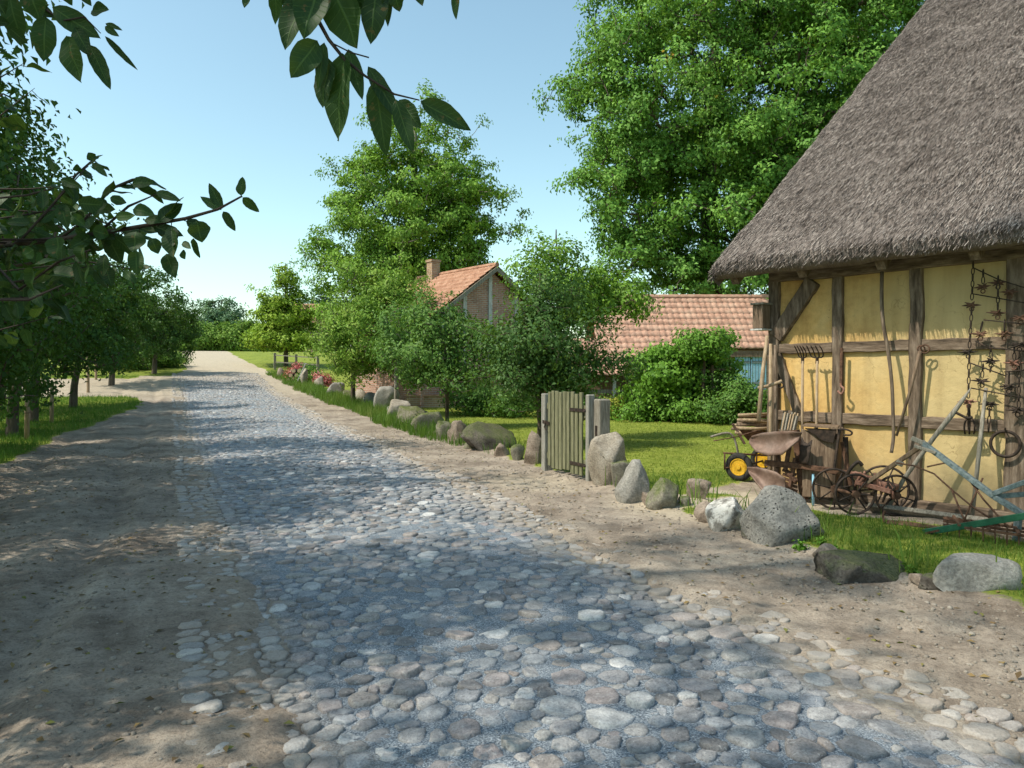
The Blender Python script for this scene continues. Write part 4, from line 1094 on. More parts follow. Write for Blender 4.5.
c = mixc(nt, ramp(nt, gx, [(0, 0, 0), (1, 1, 1)], [.45, 1.15]), c, (.54, .42, .215))       # duller, greyer tone away from the corner
low = math_(nt, 'SUBTRACT', 1.0, math_(nt, 'MULTIPLY', math_(nt, 'ADD', sx.outputs['Z'], math_(nt, 'MULTIPLY', n2, -.5)), 2.6), clamp=True)
c = mixc(nt, math_(nt, 'MULTIPLY', low, .55), c, (.24, .19, .12))
vc = N(nt, 'ShaderNodeTexVoronoi', Scale=1.7); vc.feature = 'DISTANCE_TO_EDGE'
wv = nt.nodes.new('ShaderNodeVectorMath'); wv.operation = 'ADD'
nv = N(nt, 'ShaderNodeTexNoise', Scale=3.0, Detail=5.0); nt.links.new(v, nv.inputs['Vector'])
nt.links.new(v, wv.inputs[0]); nt.links.new(nv.outputs['Color'], wv.inputs[1]); nt.links.new(wv.outputs[0], vc.inputs['Vector'])
crack = ramp(nt, vc.outputs['Distance'], [(.45, .40, .34), (1, 1, 1)], [.0, .012])
c = mixc(nt, ramp(nt, n1, [(0, 0, 0), (.7, .7, .7)], [.46, .6]), c, mixc(nt, 1.0, c, crack, 'MULTIPLY'))
stain = noise(nt, coords(nt, (5, 5, .5)), 1.2, 5, .6)
c = mixc(nt, .3, c, ramp(nt, stain, [(.55, .50, .45), (1, 1, 1)], [.36, .56]), 'MULTIPLY')
bsdf(nt, out, c, .95, math_(nt, 'ADD', n1, math_(nt, 'MULTIPLY', n2, .4)), .6, .03, spec=.1)
M['plaster'] = m
w = MB(); w.box((LEN / 2, .10, 1.42), (LEN, .16, 2.84)); w.local('wall', M['plaster'], barn)
w = MB(); w.box((.08, DEPTH / 2, 1.42), (.16, DEPTH - .5, 2.84)); w.local('wall', M['plaster'], barn)
w = MB(); w.box((LEN - .08, DEPTH / 2, 1.42), (.16, DEPTH - .5, 2.84)); w.local('wall', M['plaster'], barn)
w = MB(); w.box((LEN / 2, DEPTH - .1, 1.42), (LEN, .16, 2.84)); w.local('wall', M['plaster'], barn)
for tx in (.06, LEN - .06):
    w = MB(); w.prism([(tx, .15, 2.86), (tx, half, 2.86 + (half - .15) * TAN - .15), (tx, DEPTH - .15, 2.86)], (.05, 0, 0)); w.local('gable_boarding', M['wood_brown'], barn)
def wob_beam(p0, p1, wd, hd, seed, n=14, side=(0, 1, 0)):
    """hewn timber: wobbling rectangular section"""
    rg = np.random.default_rng(seed); p0 = Vector(p0); p1 = Vector(p1); d = (p1 - p0).normalized()
    sd = Vector(side); up = sd.cross(d).normalized(); g = []
    for i in range(n + 1):
        p = p0.lerp(p1, i / n); k = [1 + rg.normal(0, .035) for _ in range(4)]; o = up * rg.normal(0, .004)
        g.append([p + o + sd * wd / 2 * k[0] + up * hd / 2 * k[1], p + o + sd * wd / 2 * k[2] - up * hd / 2 * k[3], p + o - sd * wd / 2 * k[0] - up * hd / 2 * k[2], p + o - sd * wd / 2 * k[1] + up * hd / 2 * k[0]])
    b = MB(); vs = [q for r in g for q in r]; fs = []
    for i in range(n):
        for j in range(4): fs.append((i * 4 + j, (i + 1) * 4 + j, (i + 1) * 4 + (j + 1) % 4, i * 4 + (j + 1) % 4))
    fs += [(0, 1, 2, 3), tuple(4 * n + k for k in (3, 2, 1, 0))]
    return b.add(vs, fs)
posts = [.06, wt(838), wt(916), wt(1018), 3.8, 4.8, 5.8, 6.8, 7.8, 8.8, 9.8, 10.8, 11.8, 12.8, 13.93]
for i, tx in enumerate(posts):
    wd = [.15, .125, .135, .21][i] if i < 4 else .15
    b = wob_beam((tx, .03, .14), (tx, .03, 2.74), .14, wd, 400 + i); b.local('post', M['timber'], barn, bevel=.008)
zu, zl = 1.875, 1.02
for k in range(len(posts) - 1):
    a, b_ = posts[k] + .065, posts[k + 1] - .065
    if k == 2: b_ -= .04
    if k == 3: a += .04
    wob_beam((a, .04, zu), (b_, .04, zu), .13, .125, 420 + k, 8).local('rail', M['timber_h'], barn, bevel=.008)
    wob_beam((a, .04, zl), (b_, .04, zl), .13, .13, 440 + k, 8).local('rail', M['timber_h'], barn, bevel=.008)
wob_beam((0, .03, 2.80), (LEN, .03, 2.80), .16, .15, 460, 40).local('wall_plate', M['timber_h'], barn, bevel=.01)
wob_beam((0, .02, .08), (LEN, .02, .08), .20, .16, 461, 40).local('sill_beam', M['timber_h'], barn, bevel=.01)
wob_beam((.10, .0, 2.02), (wt(812) + .02, .0, 2.70), .12, .19, 462, 10).local('brace', M['timber'], barn, bevel=.008)
wob_beam((.10, .035, 1.80), (wt(799), .035, 1.06), .13, .12, 463, 10).local('brace', M['timber'], barn, bevel=.008)
wob_beam((posts[3] + .1, .035, 1.10), (posts[4] - .1, .035, 1.8), .13, .12, 464, 10).local('brace', M['timber'], barn, bevel=.008)
for k in range(16):
    tx = -.3 + k * .95
    b = MB(); b.beam((tx, -.36, 2.76), (tx, half - .1, 2.76 + (half + .26) * TAN), .10, .12); b.local('rafter', M['timber'], barn)

m, nt, out = new_mat('thatch')
tc = nt.nodes.new('ShaderNodeTexCoord'); mp = nt.nodes.new('ShaderNodeMapping'); mp.inputs['Scale'].default_value = (1, .16, .16)
nt.links.new(tc.outputs['Object'], mp.inputs[0])
n1 = noise(nt, mp.outputs[0], 60, 5, .65); n2 = noise(nt, tc.outputs['Object'], 1.1, 6, .65); n4 = noise(nt, tc.outputs['Object'], 8, 5, .65)
r = attr(nt, 'rnd')
k = math_(nt, 'ADD', math_(nt, 'MULTIPLY', r, .65), math_(nt, 'MULTIPLY', n1, .4))
c = ramp(nt, k, [(.058, .047, .042), (.165, .138, .124), (.30, .258, .236), (.58, .52, .475)], [.22, .42, .62, .88])
c = mixc(nt, .55, c, ramp(nt, n2, [(.55, .52, .50), (1.0, .99, .97)], [.36, .62]), 'MULTIPLY')
c = mixc(nt, .45, c, ramp(nt, n4, [(.5, .48, .46), (1, 1, 1)], [.36, .6]), 'MULTIPLY')
bsdf(nt, out, c, .9, n1, .9, .012, spec=.15)
M['thatch'] = m
def slope_pt(t, s, lift=0.0):
    return np.stack([t, EY + s * CS - lift * SN, EZ + s * SN + lift * CS], -1)
Ls = (half - EY) / CS
tt = np.concatenate([[-.55, -.52, -.46], np.arange(-.38, 5.5, .07), np.arange(5.6, LEN + .6, .5)]); ss = np.concatenate([[0, .02, .06], np.arange(.12, Ls, .08), [Ls]])
TT, SS = np.meshgrid(tt, ss)
lift = (vnoise(TT, SS, 1.3, 51) - .5) * .07 + (vnoise(TT * 3, SS, 4, 52) - .5) * .03
lift -= .10 * sstep(.13, 0, SS) ** 2 + .10 * sstep(-.36, -.56, TT) ** 2
top = slope_pt(TT, SS, lift)
iq = np.arange(TT.size).reshape(TT.shape)
fq = np.stack([iq[:-1, :-1], iq[:-1, 1:], iq[1:, 1:], iq[1:, :-1]], -1).reshape(-1, 4)
V = [top.reshape(-1, 3)]; Fs = [fq]; base = TT.size
# eave lip, underside and verge
lipn = len(tt)
lip = np.stack([tt, np.full(lipn, EY + .17), np.full(lipn, EZ - .14) + (vnoise(tt, tt * 0, 3, 53) - .5) * .04], -1)
und = np.stack([tt, np.full(lipn, half), np.full(lipn, EZ - .14 + (half - EY - .17) * TAN)], -1)
V += [lip, und]
e = iq[0]; li = base + np.arange(lipn); ui = li + lipn
Fs.append(np.stack([e[1:], e[:-1], li[:-1], li[1:]], -1)); Fs.append(np.stack([li[1:], li[:-1], ui[:-1], ui[1:]], -1))
base += 2 * lipn
for col, te in ((0, -.55), (-1, tt[-1])):
    vs = slope_pt(np.full(len(ss), te + (.03 if col == 0 else 0)), ss, np.full(len(ss), -.33)); vs[0] = lip[col]
    V.append(vs); ci = iq[:, col]; vi = base + np.arange(len(ss)); base += len(ss)
    Fs.append(np.stack([ci[:-1], ci[1:], vi[1:], vi[:-1]], -1))
# far slope
bk = np.array([[-.55, half, EZ + (half - EY) * TAN], [tt[-1], half, EZ + (half - EY) * TAN], [tt[-1], DEPTH - EY, EZ], [-.55, DEPTH - EY, EZ],
               [-.55, half, EZ - .33 + (half - EY) * TAN], [tt[-1], half, EZ - .33 + (half - EY) * TAN], [tt[-1], DEPTH - EY, EZ - .25], [-.55, DEPTH - EY, EZ - .25]])
V.append(bk); Fs.append(base + np.array([[0, 1, 2, 3], [7, 6, 5, 4], [2, 6, 7, 3], [0, 3, 7, 4], [1, 5, 6, 2]])); base += 8
nbase = sum(len(f) for f in Fs)
# individual reed ends
rg = np.random.default_rng(500)
def reeds(t, s, L, wd, ang, lift0, lift1):
    n = len(t); ca, sa = np.cos(ang), np.sin(ang)
    t0, s0 = t, s; t1, s1 = t + sa * L, s - ca * L
    lf = (vnoise(t0, s0, 1.3, 51) - .5) * .07 + (vnoise(t0 * 3, s0, 4, 52) - .5) * .03 - .10 * sstep(.13, 0, s0) ** 2 - .10 * sstep(-.36, -.56, t0) ** 2
    a = slope_pt(t0 - wd / 2, s0, lf + lift0); b = slope_pt(t0 + wd / 2, s0, lf + lift0)
    c = slope_pt(t1 + wd / 2 * .7, s1, lf + lift1); d = slope_pt(t1 - wd / 2 * .7, s1, lf + lift1)
    return np.stack([a, b, c, d], 1).reshape(-1, 3)
n = 180000
RV = [reeds(rg.uniform(-.54, 5.4, n), Ls * rg.random(n) ** .9, rg.uniform(.05, .13, n), rg.uniform(.004, .0085, n), rg.normal(0, .10, n), -.003, rg.uniform(.003, .020, n))]
n = 5000
RV.append(reeds(rg.uniform(-.55, 6.5, n), rg.uniform(.02, .10, n), rg.uniform(.03, .055, n), rg.uniform(.004, .008, n), rg.normal(0, .10, n), rg.uniform(-.09, 0, n), rg.uniform(-.085, -.005, n)))
n = 6000
RV.append(reeds(np.full(n, -.55) + rg.uniform(-.0, .06, n), Ls * rg.random(n), rg.uniform(.05, .12, n), rg.uniform(.005, .01, n), -np.abs(rg.normal(.35, .25, n)), rg.uniform(-.1, -.02, n), rg.uniform(-.08, .01, n)))
RV = np.concatenate(RV); nr = len(RV) // 4
V.append(RV); Fs.append(base + np.arange(nr * 4).reshape(-1, 4))
mesh_np('thatched_roof', np.concatenate(V), Fs, M['thatch'], barn, fattr={'rnd': np.concatenate([np.full(nbase, .42), np.clip(rg.normal(.45, .42, nr), 0, 1)])})

# nesting box under the eave
bx0 = wp(761, 317, .15)
t = thing('nesting_box', 'small wooden nesting box hung at the barn corner under the eave', 'nest box', (bx0[0], bx0[1], bx0[2]))
b = MB(); rm = Matrix.Rotation(rotB, 3, 'Z'); b.box(bx0, (.15, .17, .30), rm); b.build('box', M['wood_brown'], t, bevel=.006)
b = MB(); b.box(Vector(bx0) + Vector((0, 0, .165)), (.19, .22, .025), rm); b.build('lid', M['wood_grey'], t, bevel=.004)
b = MB(); b.box(Vector(bx0) + Vector((0, 0, -.165)), (.17, .23, .02), rm); b.build('base', M['white_timber'], t)

# ------------------------------------------------------------------ brick house, tiled wing, shed
def brick_mat(name, c1, c2, mortar, scale=1.0):
    m, nt, out = new_mat(name)
    tc = nt.nodes.new('ShaderNodeTexCoord'); s = nt.nodes.new('ShaderNodeSeparateXYZ'); nt.links.new(tc.outputs['Object'], s.inputs[0])
    cb = nt.nodes.new('ShaderNodeCombineXYZ'); nt.links.new(math_(nt, 'ADD', s.outputs['X'], s.outputs['Y']), cb.inputs[0]); nt.links.new(s.outputs['Z'], cb.inputs[1])
    br = N(nt, 'ShaderNodeTexBrick', Scale=scale)
    br.inputs['Brick Width'].default_value = .25; br.inputs['Row Height'].default_value = .077; br.inputs['Mortar Size'].default_value = .009
    br.inputs['Color1'].default_value = (*c1, 1); br.inputs['Color2'].default_value = (*c2, 1); br.inputs['Mortar'].default_value = (*mortar, 1)
    nt.links.new(cb.outputs[0], br.inputs['Vector'])
    n2 = noise(nt, tc.outputs['Object'], 2.5, 5, .6)
    c = mixc(nt, .5, br.outputs['Color'], ramp(nt, n2, [(.55, .53, .5), (1, 1, 1)], [.35, .62]), 'MULTIPLY')
    bsdf(nt, out, c, .9, br.outputs['Fac'], .4, -.01, spec=.15)
    return m
M['brick'] = brick_mat('red_brick', (.50, .27, .20), (.38, .20, .15), (.52, .48, .43))
M['brick_tan'] = brick_mat('tan_brick', (.46, .31, .19), (.36, .22, .135), (.46, .41, .33))
M['tile'] = pmat('clay_tile', [(.28, .14, .09), (.42, .225, .145), (.51, .31, .215)], 3.5, bump=.2, pos=[.3, .5, .7])
M['tile_pale'] = pmat('weathered_clay_tile', [(.33, .18, .125), (.49, .29, .21), (.57, .38, .28)], 3.5, bump=.2, pos=[.3, .5, .7])
def pantile(x0, x1, p_eave, p_ridge, tile=.235, row=.33):
    """corrugated tile slope from (y,z) eave to (y,z) ridge, in local coordinates"""
    (ye, ze), (yr, zr) = p_eave, p_ridge
    L = math.hypot(yr - ye, zr - ze); dy, dz = (yr - ye) / L, (zr - ze) / L
    nyv, nzv = -dz, dy
    if nzv < 0: nyv, nzv = -nyv, -nzv
    xs_ = np.arange(x0, x1, tile / 6); rows = max(2, int(L / row)); pitch = L / rows
    sl = []; hl = []
    for k in range(rows): sl += [k * pitch, k * pitch + .002, (k + .97) * pitch]; hl += [-.004, .038, .006]
    sl.append(L); hl.append(.0)
    sl = np.array(sl); hl = np.array(hl)
    X, Sv = np.meshgrid(xs_, sl); H = hl[:, None] + .034 * np.abs(np.sin(np.pi * X / tile)) ** .7
    rgq = np.random.default_rng(int(abs(x0) * 10 + L * 7)); H = H + rgq.normal(0, .005, H.shape)
    Vv = np.stack([X, ye + Sv * dy + H * nyv, ze + Sv * dz + H * nzv], -1).reshape(-1, 3)
    i = np.arange(X.size).reshape(X.shape)
    return Vv, np.stack([i[:-1, :-1], i[:-1, 1:], i[1:, 1:], i[1:, :-1]], -1).reshape(-1, 4)

hp = vec(-.77, 31.0); hg = float(gh(hp[0], hp[1]))
house = thing('brick_house', 'red brick gabled farmhouse with clay tile roof, half hidden by trees', 'house', (hp[0], hp[1], 0), R(14.65))
PK, EVZ, HW, HL = 5.75, 3.2, 3.6, 5.6
b = MB(); b.prism([(-HW + .3, .15, -.2), (HW - .3, .15, -.2), (HW - .3, .15, EVZ + .05), (0, .15, PK - .13), (-HW + .3, .15, EVZ + .05)], (0, HL - .3, 0)); b.local('wall', M['brick'], house)
tanH = (PK - EVZ) / HW
# slopes run along local y: build in swapped axes
for sgn in (-1, 1):
    Vv, Fq = pantile(-.25, HL + .2, (HW + .2, EVZ - .2 * tanH), (0, PK))
    Vv = np.stack([sgn * Vv[:, 1], Vv[:, 0], Vv[:, 2] + .03], -1)
    rf = mesh_np('roof', Vv, [Fq], M['tile'], house)
    b = MB(); b.prism([(sgn * .0, -.27, PK - .02), (sgn * (HW + .25), -.27, EVZ - .25 * tanH - .02), (sgn * (HW + .25), -.27, EVZ - .25 * tanH - .20), (0, -.27, PK - .20)], (0, -.035, 0)); b.local('bargeboard', M['wood_grey'], rf)
b = MB(); b.tube([(0, -.3, PK + .06), (0, HL + .2, PK + .06)], .10, 8); b.local('ridge_tiles', M['tile'], house)
b = MB(); b.box((-.2, 4.1, PK + .05), (.42, .42, 1.15)); ch = b.local('chimney', M['brick_tan'], house)
b = MB(); b.box((-.2, 4.1, PK + .66), (.50, .50, .10)); b.local('cap', M['brick_tan'], ch)
for x in (-2.4, -1.3, -.05, 1.3, 2.4):
    b = MB(); zt = PK - abs(x) * tanH - .45; b.box((x, .13, (zt + 1.0) / 2 + .5), (.16, .10, zt - 1.0)); b.local('post', M['white_timber'], house)
b = MB(); b.box((0, .12, 2.75), (6.3, .10, .16)); b.local('rail', M['white_timber'], house)
for x in (-1.95, 1.95):
    b = MB(); b.box((x, .13, 1.75), (.8, .08, 1.0)); wf = b.local('window', M['white_timber'], house)
    b = MB(); b.box((x, .083, 1.75), (.66, .02, .86)); b.local('pane', M['iron'], wf)
# low brick wall piece and leaning timbers at the house foot
p = cbase(425, 29.3)
t = thing('garden_wall', 'low brick garden wall in front of the gabled house', 'wall', p, R(-8))
b = MB(); b.box((.6, 0, .22), (2.6, .28, .5)); b.local('brickwork', M['brick_tan'], t)
b = MB(); b.box((.6, 0, .495), (2.7, .34, .05)); b.local('coping', M['tile_pale'], t)

wo = vec(3.4, 29.0)
wing = thing('farm_wing', 'low farm wing with weathered pantile roof and light blue shutters', 'house', (wo[0], wo[1], 0), -A)
WL = 9.0
b = MB(); b.box((WL / 2, 2.6, 1.1), (WL, 4.6, 2.5)); b.local('wall', M['brick_tan'], wing)
Vv, Fq = pantile(-.2, WL + .2, (.12, 2.40), (2.6, 4.55)); mesh_np('roof', Vv, [Fq], M['tile_pale'], wing)
Vv, Fq = pantile(-.2, WL + .2, (5.25, 2.30), (2.6, 4.55)); mesh_np('roof', Vv, [Fq], M['tile_pale'], wing)
b = MB(); b.tube([(-.2, 2.6, 4.6), (WL + .2, 2.6, 4.6)], .10, 8); b.local('ridge_tiles', M['tile_pale'], wing)
b = MB(); b.box((WL / 2, .22, 2.17), (WL, .14, .14)); b.local('eaves_board', M['wood_brown'], wing)
for k in range(2):
    x = 5.05 + k * .62
    b = MB(); b.box((x + .30, .25, 1.52), (.58, .06, 1.30)); sh = b.local('shutter', M['blue_paint'], wing)
    b = MB()
    for z in (1.1, 1.9): b.box((x + .30, .21, z), (.52, .025, .09))
    for q in range(5): b.box((x + .065 + q * .115, .218, 1.52), (.012, .012, 1.26))
    b.local('battens', M['teal'], sh)
b = MB(); b.box((4.55, .26, 1.45), (.14, .10, 1.6)); b.local('post', M['timber'], wing)
b = MB(); b.box((6.45, .26, 1.45), (.14, .10, 1.6)); b.local('post', M['timber'], wing)

so = vec(2.35, 26.6)
shed = thing('lean_to_shed', 'low open lean-to with tan tiles left of the climbing bush', 'shed', (so[0], so[1], 0), -A)
b = MB(); b.box((1.2, 1.55, .85), (2.4, .1, 2.0)); b.local('back_wall', M['wood_brown'], shed)
Vv, Fq = pantile(-.2, 2.6, (-.2, 1.40), (1.7, 2.75)); mesh_np('roof', Vv, [Fq], M['tile_pale'], shed)
for x in (.1, 1.2, 2.3):
    b = MB(); b.box((x, .05, .65), (.11, .11, 1.5)); b.local('post', M['white_timber'] if x > 1 else M['timber'], shed)
b = MB(); b.box((1.2, .05, 1.40), (2.5, .10, .10)); b.local('beam', M['timber'], shed)
b = MB()
for z in (.3, .6, .85): b.box((1.2, .12, z), (2.3, .03, .14))
b.local('boarding', M['wood_grey'], shed)
# dark thin post in the bed
p = cbase(712, 23.6)
t = thing('garden_post', 'thin dark post with a crossarm in the shrub bed before the wing', 'post', p)
b = MB(); b.beam(p + [0, 0, -.1], p + [0, 0, 1.75], .07, .07); b.build('post', M['timber'], t)
b = MB(); b.beam(p + [0, 0, 1.6] - CXA * .5, p + [0, 0, 1.62] + CXA * .6, .06, .06); b.build('crossarm', M['timber'], t)

# far red roofed house by the field
hb = cam((292 - 512) / F * 92, 92); g0 = float(gh(hb[0], hb[1]))
t = thing('distant_house', 'tiny far house with red roof beside the cone shaped tree', 'house', (hb[0], hb[1], g0), -A)
b = MB(); b.prism([(-2.5, 0, 0), (2.5, 0, 0), (2.5, 0, 4.6), (-2.5, 0, 4.6)], (0, 5, 0)); b.local('wall', M['brick_tan'], t)
b = MB(); b.prism([(-2.9, -.4, 4.4), (-2.9, 2.5, 6.9), (-2.9, 5.4, 4.4)], (5.8, 0, 0)); b.local('roof', M['tile'], t)

# ------------------------------------------------------------------ gate
gl = np.array([5.28, 10.62, 0.0]); gr = np.array([5.24, 9.22, 0.0])
gz = float(gsurf(*gl[:2])); gz2 = float(gsurf(*gr[:2]))
gd = Vector(gr - gl); gw = gd.length; gd.normalize(); gn = Vector((-1, 0, 0)); gn = (gn - gd * gn.dot(gd)).normalized()
gate = thing('garden_gate', 'weathered slatted wooden garden gate standing closed between boulders', 'gate', gl + [0, 0, gz])
G0 = Vector(gl) + Vector((0, 0, gz))
def GPt(s, h, o=0.0): return G0 + gd * s + gn * o + Vector((0, 0, h + (gz2 - gz) * s / gw))
nsl = 9
for i in range(nsl):
    s0 = .12 + (gw - .24) * (i + .5) / nsl; hh = 1.20 + random.uniform(-.02, .02)
    wv = (gw - .24) / nsl * random.uniform(.66, .78); ln = random.uniform(-.01, .01)
    b = MB(); b.beam(GPt(s0, .06 + random.uniform(-.02, .02), .035), GPt(s0 + ln, hh, .035), wv, .026, side=gd); b.build('slat', M['gate_wood'], gate, bevel=.004)
for h in (.22, .98):
    b = MB(); b.beam(GPt(.04, h, 0), GPt(gw - .04, h, 0), .09, .04, side=Vector((0, 0, 1))); b.build('ledge', M['gate_wood'], gate, bevel=.004)
b = MB(); b.beam(GPt(.08, .28, -.004), GPt(gw - .08, .92, -.004), .08, .035, side=Vector((0, 0, 1))); b.build('brace', M['gate_wood'], gate)
for h in (.20, .96):
    b = MB(); b.beam(GPt(gw - .50, h, .055), GPt(gw - .02, h, .055), .045, .010, side=Vector((0, 0, 1))); b.torus(GPt(gw - .02, h, .05), (0, 0, 1), .02, .008, 10, 6); b.build('hinge', M['iron'], gate)
b = MB(); b.beam(GPt(-.02, .74, .06), GPt(.22, .72, .06), .05, .012, side=Vector((0, 0, 1))); b.tube([GPt(.12, .76, .065), GPt(.10, .66, .085), GPt(.16, .62, .08)], .010, 6); b.build('latch', M['iron'], gate)
b = MB(); b.beam(GPt(-.01, -.1, 0), GPt(-.01, 1.17, 0), .13, .12, side=gd); o = b.build('gate_post', M['gate_post'], None, GPt(-.01, 0, 0), bevel=.01)
tag(o, 'grey weathered post on the latch side of the slatted gate', 'gate post')
b = MB(); b.beam(GPt(gw + .02, -.1, .0), GPt(gw + .02, 1.18, .0), .085, .11, side=gd); o = b.build('gate_post', M['gate_post'], None, GPt(gw + .02, 0, 0), bevel=.012)
tag(o, 'pale grey post on the hinge side of the slatted gate', 'gate post')
b = MB(); b.beam(GPt(gw + .17, -.1, -.10), GPt(gw + .17, 1.12, -.10), .17, .17, side=gd); o = b.build('gate_post', M['wood_grey'], None, GPt(gw + .17, 0, -.1), bevel=.015)
t2 = MB(); t2.beam(GPt(gw + .17, .62, -.012), GPt(gw + .17, .76, -.012), .05, .012, side=gd); t2.build('mortise', M['iron'], o).location = (0, 0, 0)  # dark plate on the post face stands for the shade inside the hole
tag(o, 'thick mossy oak post with dark mortise, right of the slatted gate', 'gate post')

# ------------------------------------------------------------------ stakes on the left
for i, (px, py, h, lab) in enumerate([(26, 441, 1.22, 'thin pale fence stake at the left picture edge'), (51, 424, 1.18, 'thin pale fence stake, second from the left edge')]):
    p, zz = gpt(px, py); p[2] = float(gsurf(p[0], p[1]))
    t = thing('fence_stake', lab, 'fence stake', p, group='fence stakes in the left grass')
    b = MB(); b.tube([p + [0, 0, -.1], p + [.01, 0, h * .5], p + [.03, .01, h]], [.055, .052, .048], 9); b.build('stake', M['wood_pale'], t, smooth=True)
    b = MB(); b.torus(p + [.022, .005, h * .8], (0, 0, 1), .055, .006, 14, 5); b.torus(p + [.01, 0, h * .5], (0, 0, 1), .056, .006, 14, 5); b.build('wire', M['iron'], t)
for i, (px, z, h) in enumerate([(88, 33, 1.9), (96, 38, 1.9), (104, 40, 1.0)]):
    p = cbase(px, z); t = thing('tree_stake', ['pale tree stake tied beside a far left trunk', 'pale tree stake in front of the sandy turning', 'short dark post before the sandy turning'][i], 'stake', p)
    b = MB(); b.tube([p + [0, 0, -.1], p + [0, 0, h]], .06, 8); b.build('stake', M['wood_pale'] if i < 2 else M['timber'], t)
    b = MB(); b.torus(p + [0, 0, h * .8], (0, 0, 1), .065, .012, 12, 5); b.build('tie', M['rubber'], t)

# rail fence and clutter at the far verge
p0 = cbase(275, 47); p1 = cbase(318, 46)
t = thing('rail_fence', 'short grey rail fence behind the flowering clutter', 'fence', p0)
for k in range(3):
    q = p0 + (p1 - p0) * k / 2; b = MB(); b.beam(q + [0, 0, -.1], q + [0, 0, 1.05], .14, .14); b.build('post', M['wood_grey'], t)
for h in (.5, .92):
    b = MB(); b.beam(p0 + [0, 0, h], p1 + [0, 0, h], .10, .06); b.build('rail', M['wood_grey'], t)
for i, (px, z, s) in enumerate([(296, 41, .55), (309, 40, .6), (321, 39, .5)]):
    p = cbase(px, z)
    tree('flower_bush', ['whitish flowering clump at the far verge, leftmost', 'mixed pink flowering clump in the middle of the far verge', 'red flowering clump at the far verge, rightmost'][i], 'flowers', p,
         [(0, 0, -.1), (0, 0, .3), (0, 0, .5)], [.04, .03, .02], [(0, 0, s * .7, s, s, s * .7)], 14, 5, 20, .10, 'flower' if i != 1 else 'bush', seed=160 + i, spread=.15, clump=.12)
p = cbase(300, 40.5)
wpz = thing('wood_stack', 'stack of cut logs with pale sawn ends at the far verge', 'firewood', p)
for k in range(11):
    rgk = np.random.default_rng(700 + k); r0 = rgk.uniform(.09, .14); c0 = p + CXA * (-.55 + (k % 4) * .30 + (k // 4) * .15) + np.array([0, 0, .12 + (k // 4) * .24])
    b = MB(); b.tube([c0 - CZA * .3, c0 + CZA * .5], r0, 10); lg = b.build('log', M['bark'], wpz)
    b = MB(); b.disc(c0 - CZA * .304, CZA, r0 * .9, .006, 12); b.build('sawn_end', M['log_end'], lg)
p = cbase(296, 39.2)
t = thing('leaning_board', 'pale board leaning at the far verge by the flowering clutter', 'board', p)
b = MB(); b.beam(p, p + CXA * .5 + np.array([0, 0, 1.1]), .16, .04); b.build('plank', M['white_timber'], t)
b = MB(); b.beam(p + CXA * .19 + np.array([0, 0, .42]) - CZA * .04, p + CXA * .36 + np.array([0, 0, .36]) - CZA * .04, .05, .02); b.build('cleat', M['wood_grey'], t)

# ------------------------------------------------------------------ old farm tools along the barn wall
def tube_thing(name, label, cat, pts, r, mat, group=None, n=7):
    pts = [Vector([float(c) for c in p]) for p in pts]
    lo = min(pts, key=lambda p: p.z)
    b = MB(); b.tube(pts, r, n)
    o = b.build(name, M[mat], None, lo, smooth=True)
    return tag(o, label, cat, group)
def smooth_pts(pts, n=4):
    pts = [Vector([float(c) for c in p]) for p in pts]; out_ = []
    for i in range(len(pts) - 1):
        a = pts[max(i - 1, 0)]; b = pts[i]; c = pts[i + 1]; d = pts[min(i + 2, len(pts) - 1)]
        for k in range(n):
            t = k / n
            out_.append(.5 * ((2 * b) + (c - a) * t + (2 * a - 5 * b + 4 * c - d) * t * t + (3 * b - a - 3 * c + d) * t ** 3))
    return out_ + [pts[-1]]

# corner poles
tube_thing('wooden_pole', 'pale pole leaning left of the barn corner, outermost of three', 'pole', [wp(759, 421, .6), wp(762, 380, .5), wp(767, 336, .35)], [.028, .026, .022], 'wood_pale')
tube_thing('wooden_pole', 'upright light pole at the barn corner, middle of three', 'pole', [wg(771, .30, 0), wp(771, 420, .27), wp(770.5, 344, .15)], [.027, .025, .021], 'wood_pale')
tube_thing('wooden_pole', 'upright brown pole at the barn corner, innermost of three', 'pole', [wg(776.5, .26, 0), wp(776, 420, .22), wp(775, 345, .12)], [.024, .022, .019], 'timber')
o = wp(771, 384, .36)
t = thing('wooden_yoke', 'short wooden yoke bar with iron eye tied across the corner poles', 'yoke', o)
b = MB(); b.tube(smooth_pts([wp(758, 388, .42), wp(768, 386, .36), wp(777, 383, .3), wp(782, 381, .26)]), .021, 8); b.build('bar', M['wood_pale'], t, smooth=True)
b = MB(); b.torus(wp(781, 385, .27), BN, .034, .011, 16, 6); b.build('eye', M['iron'], t, smooth=True)

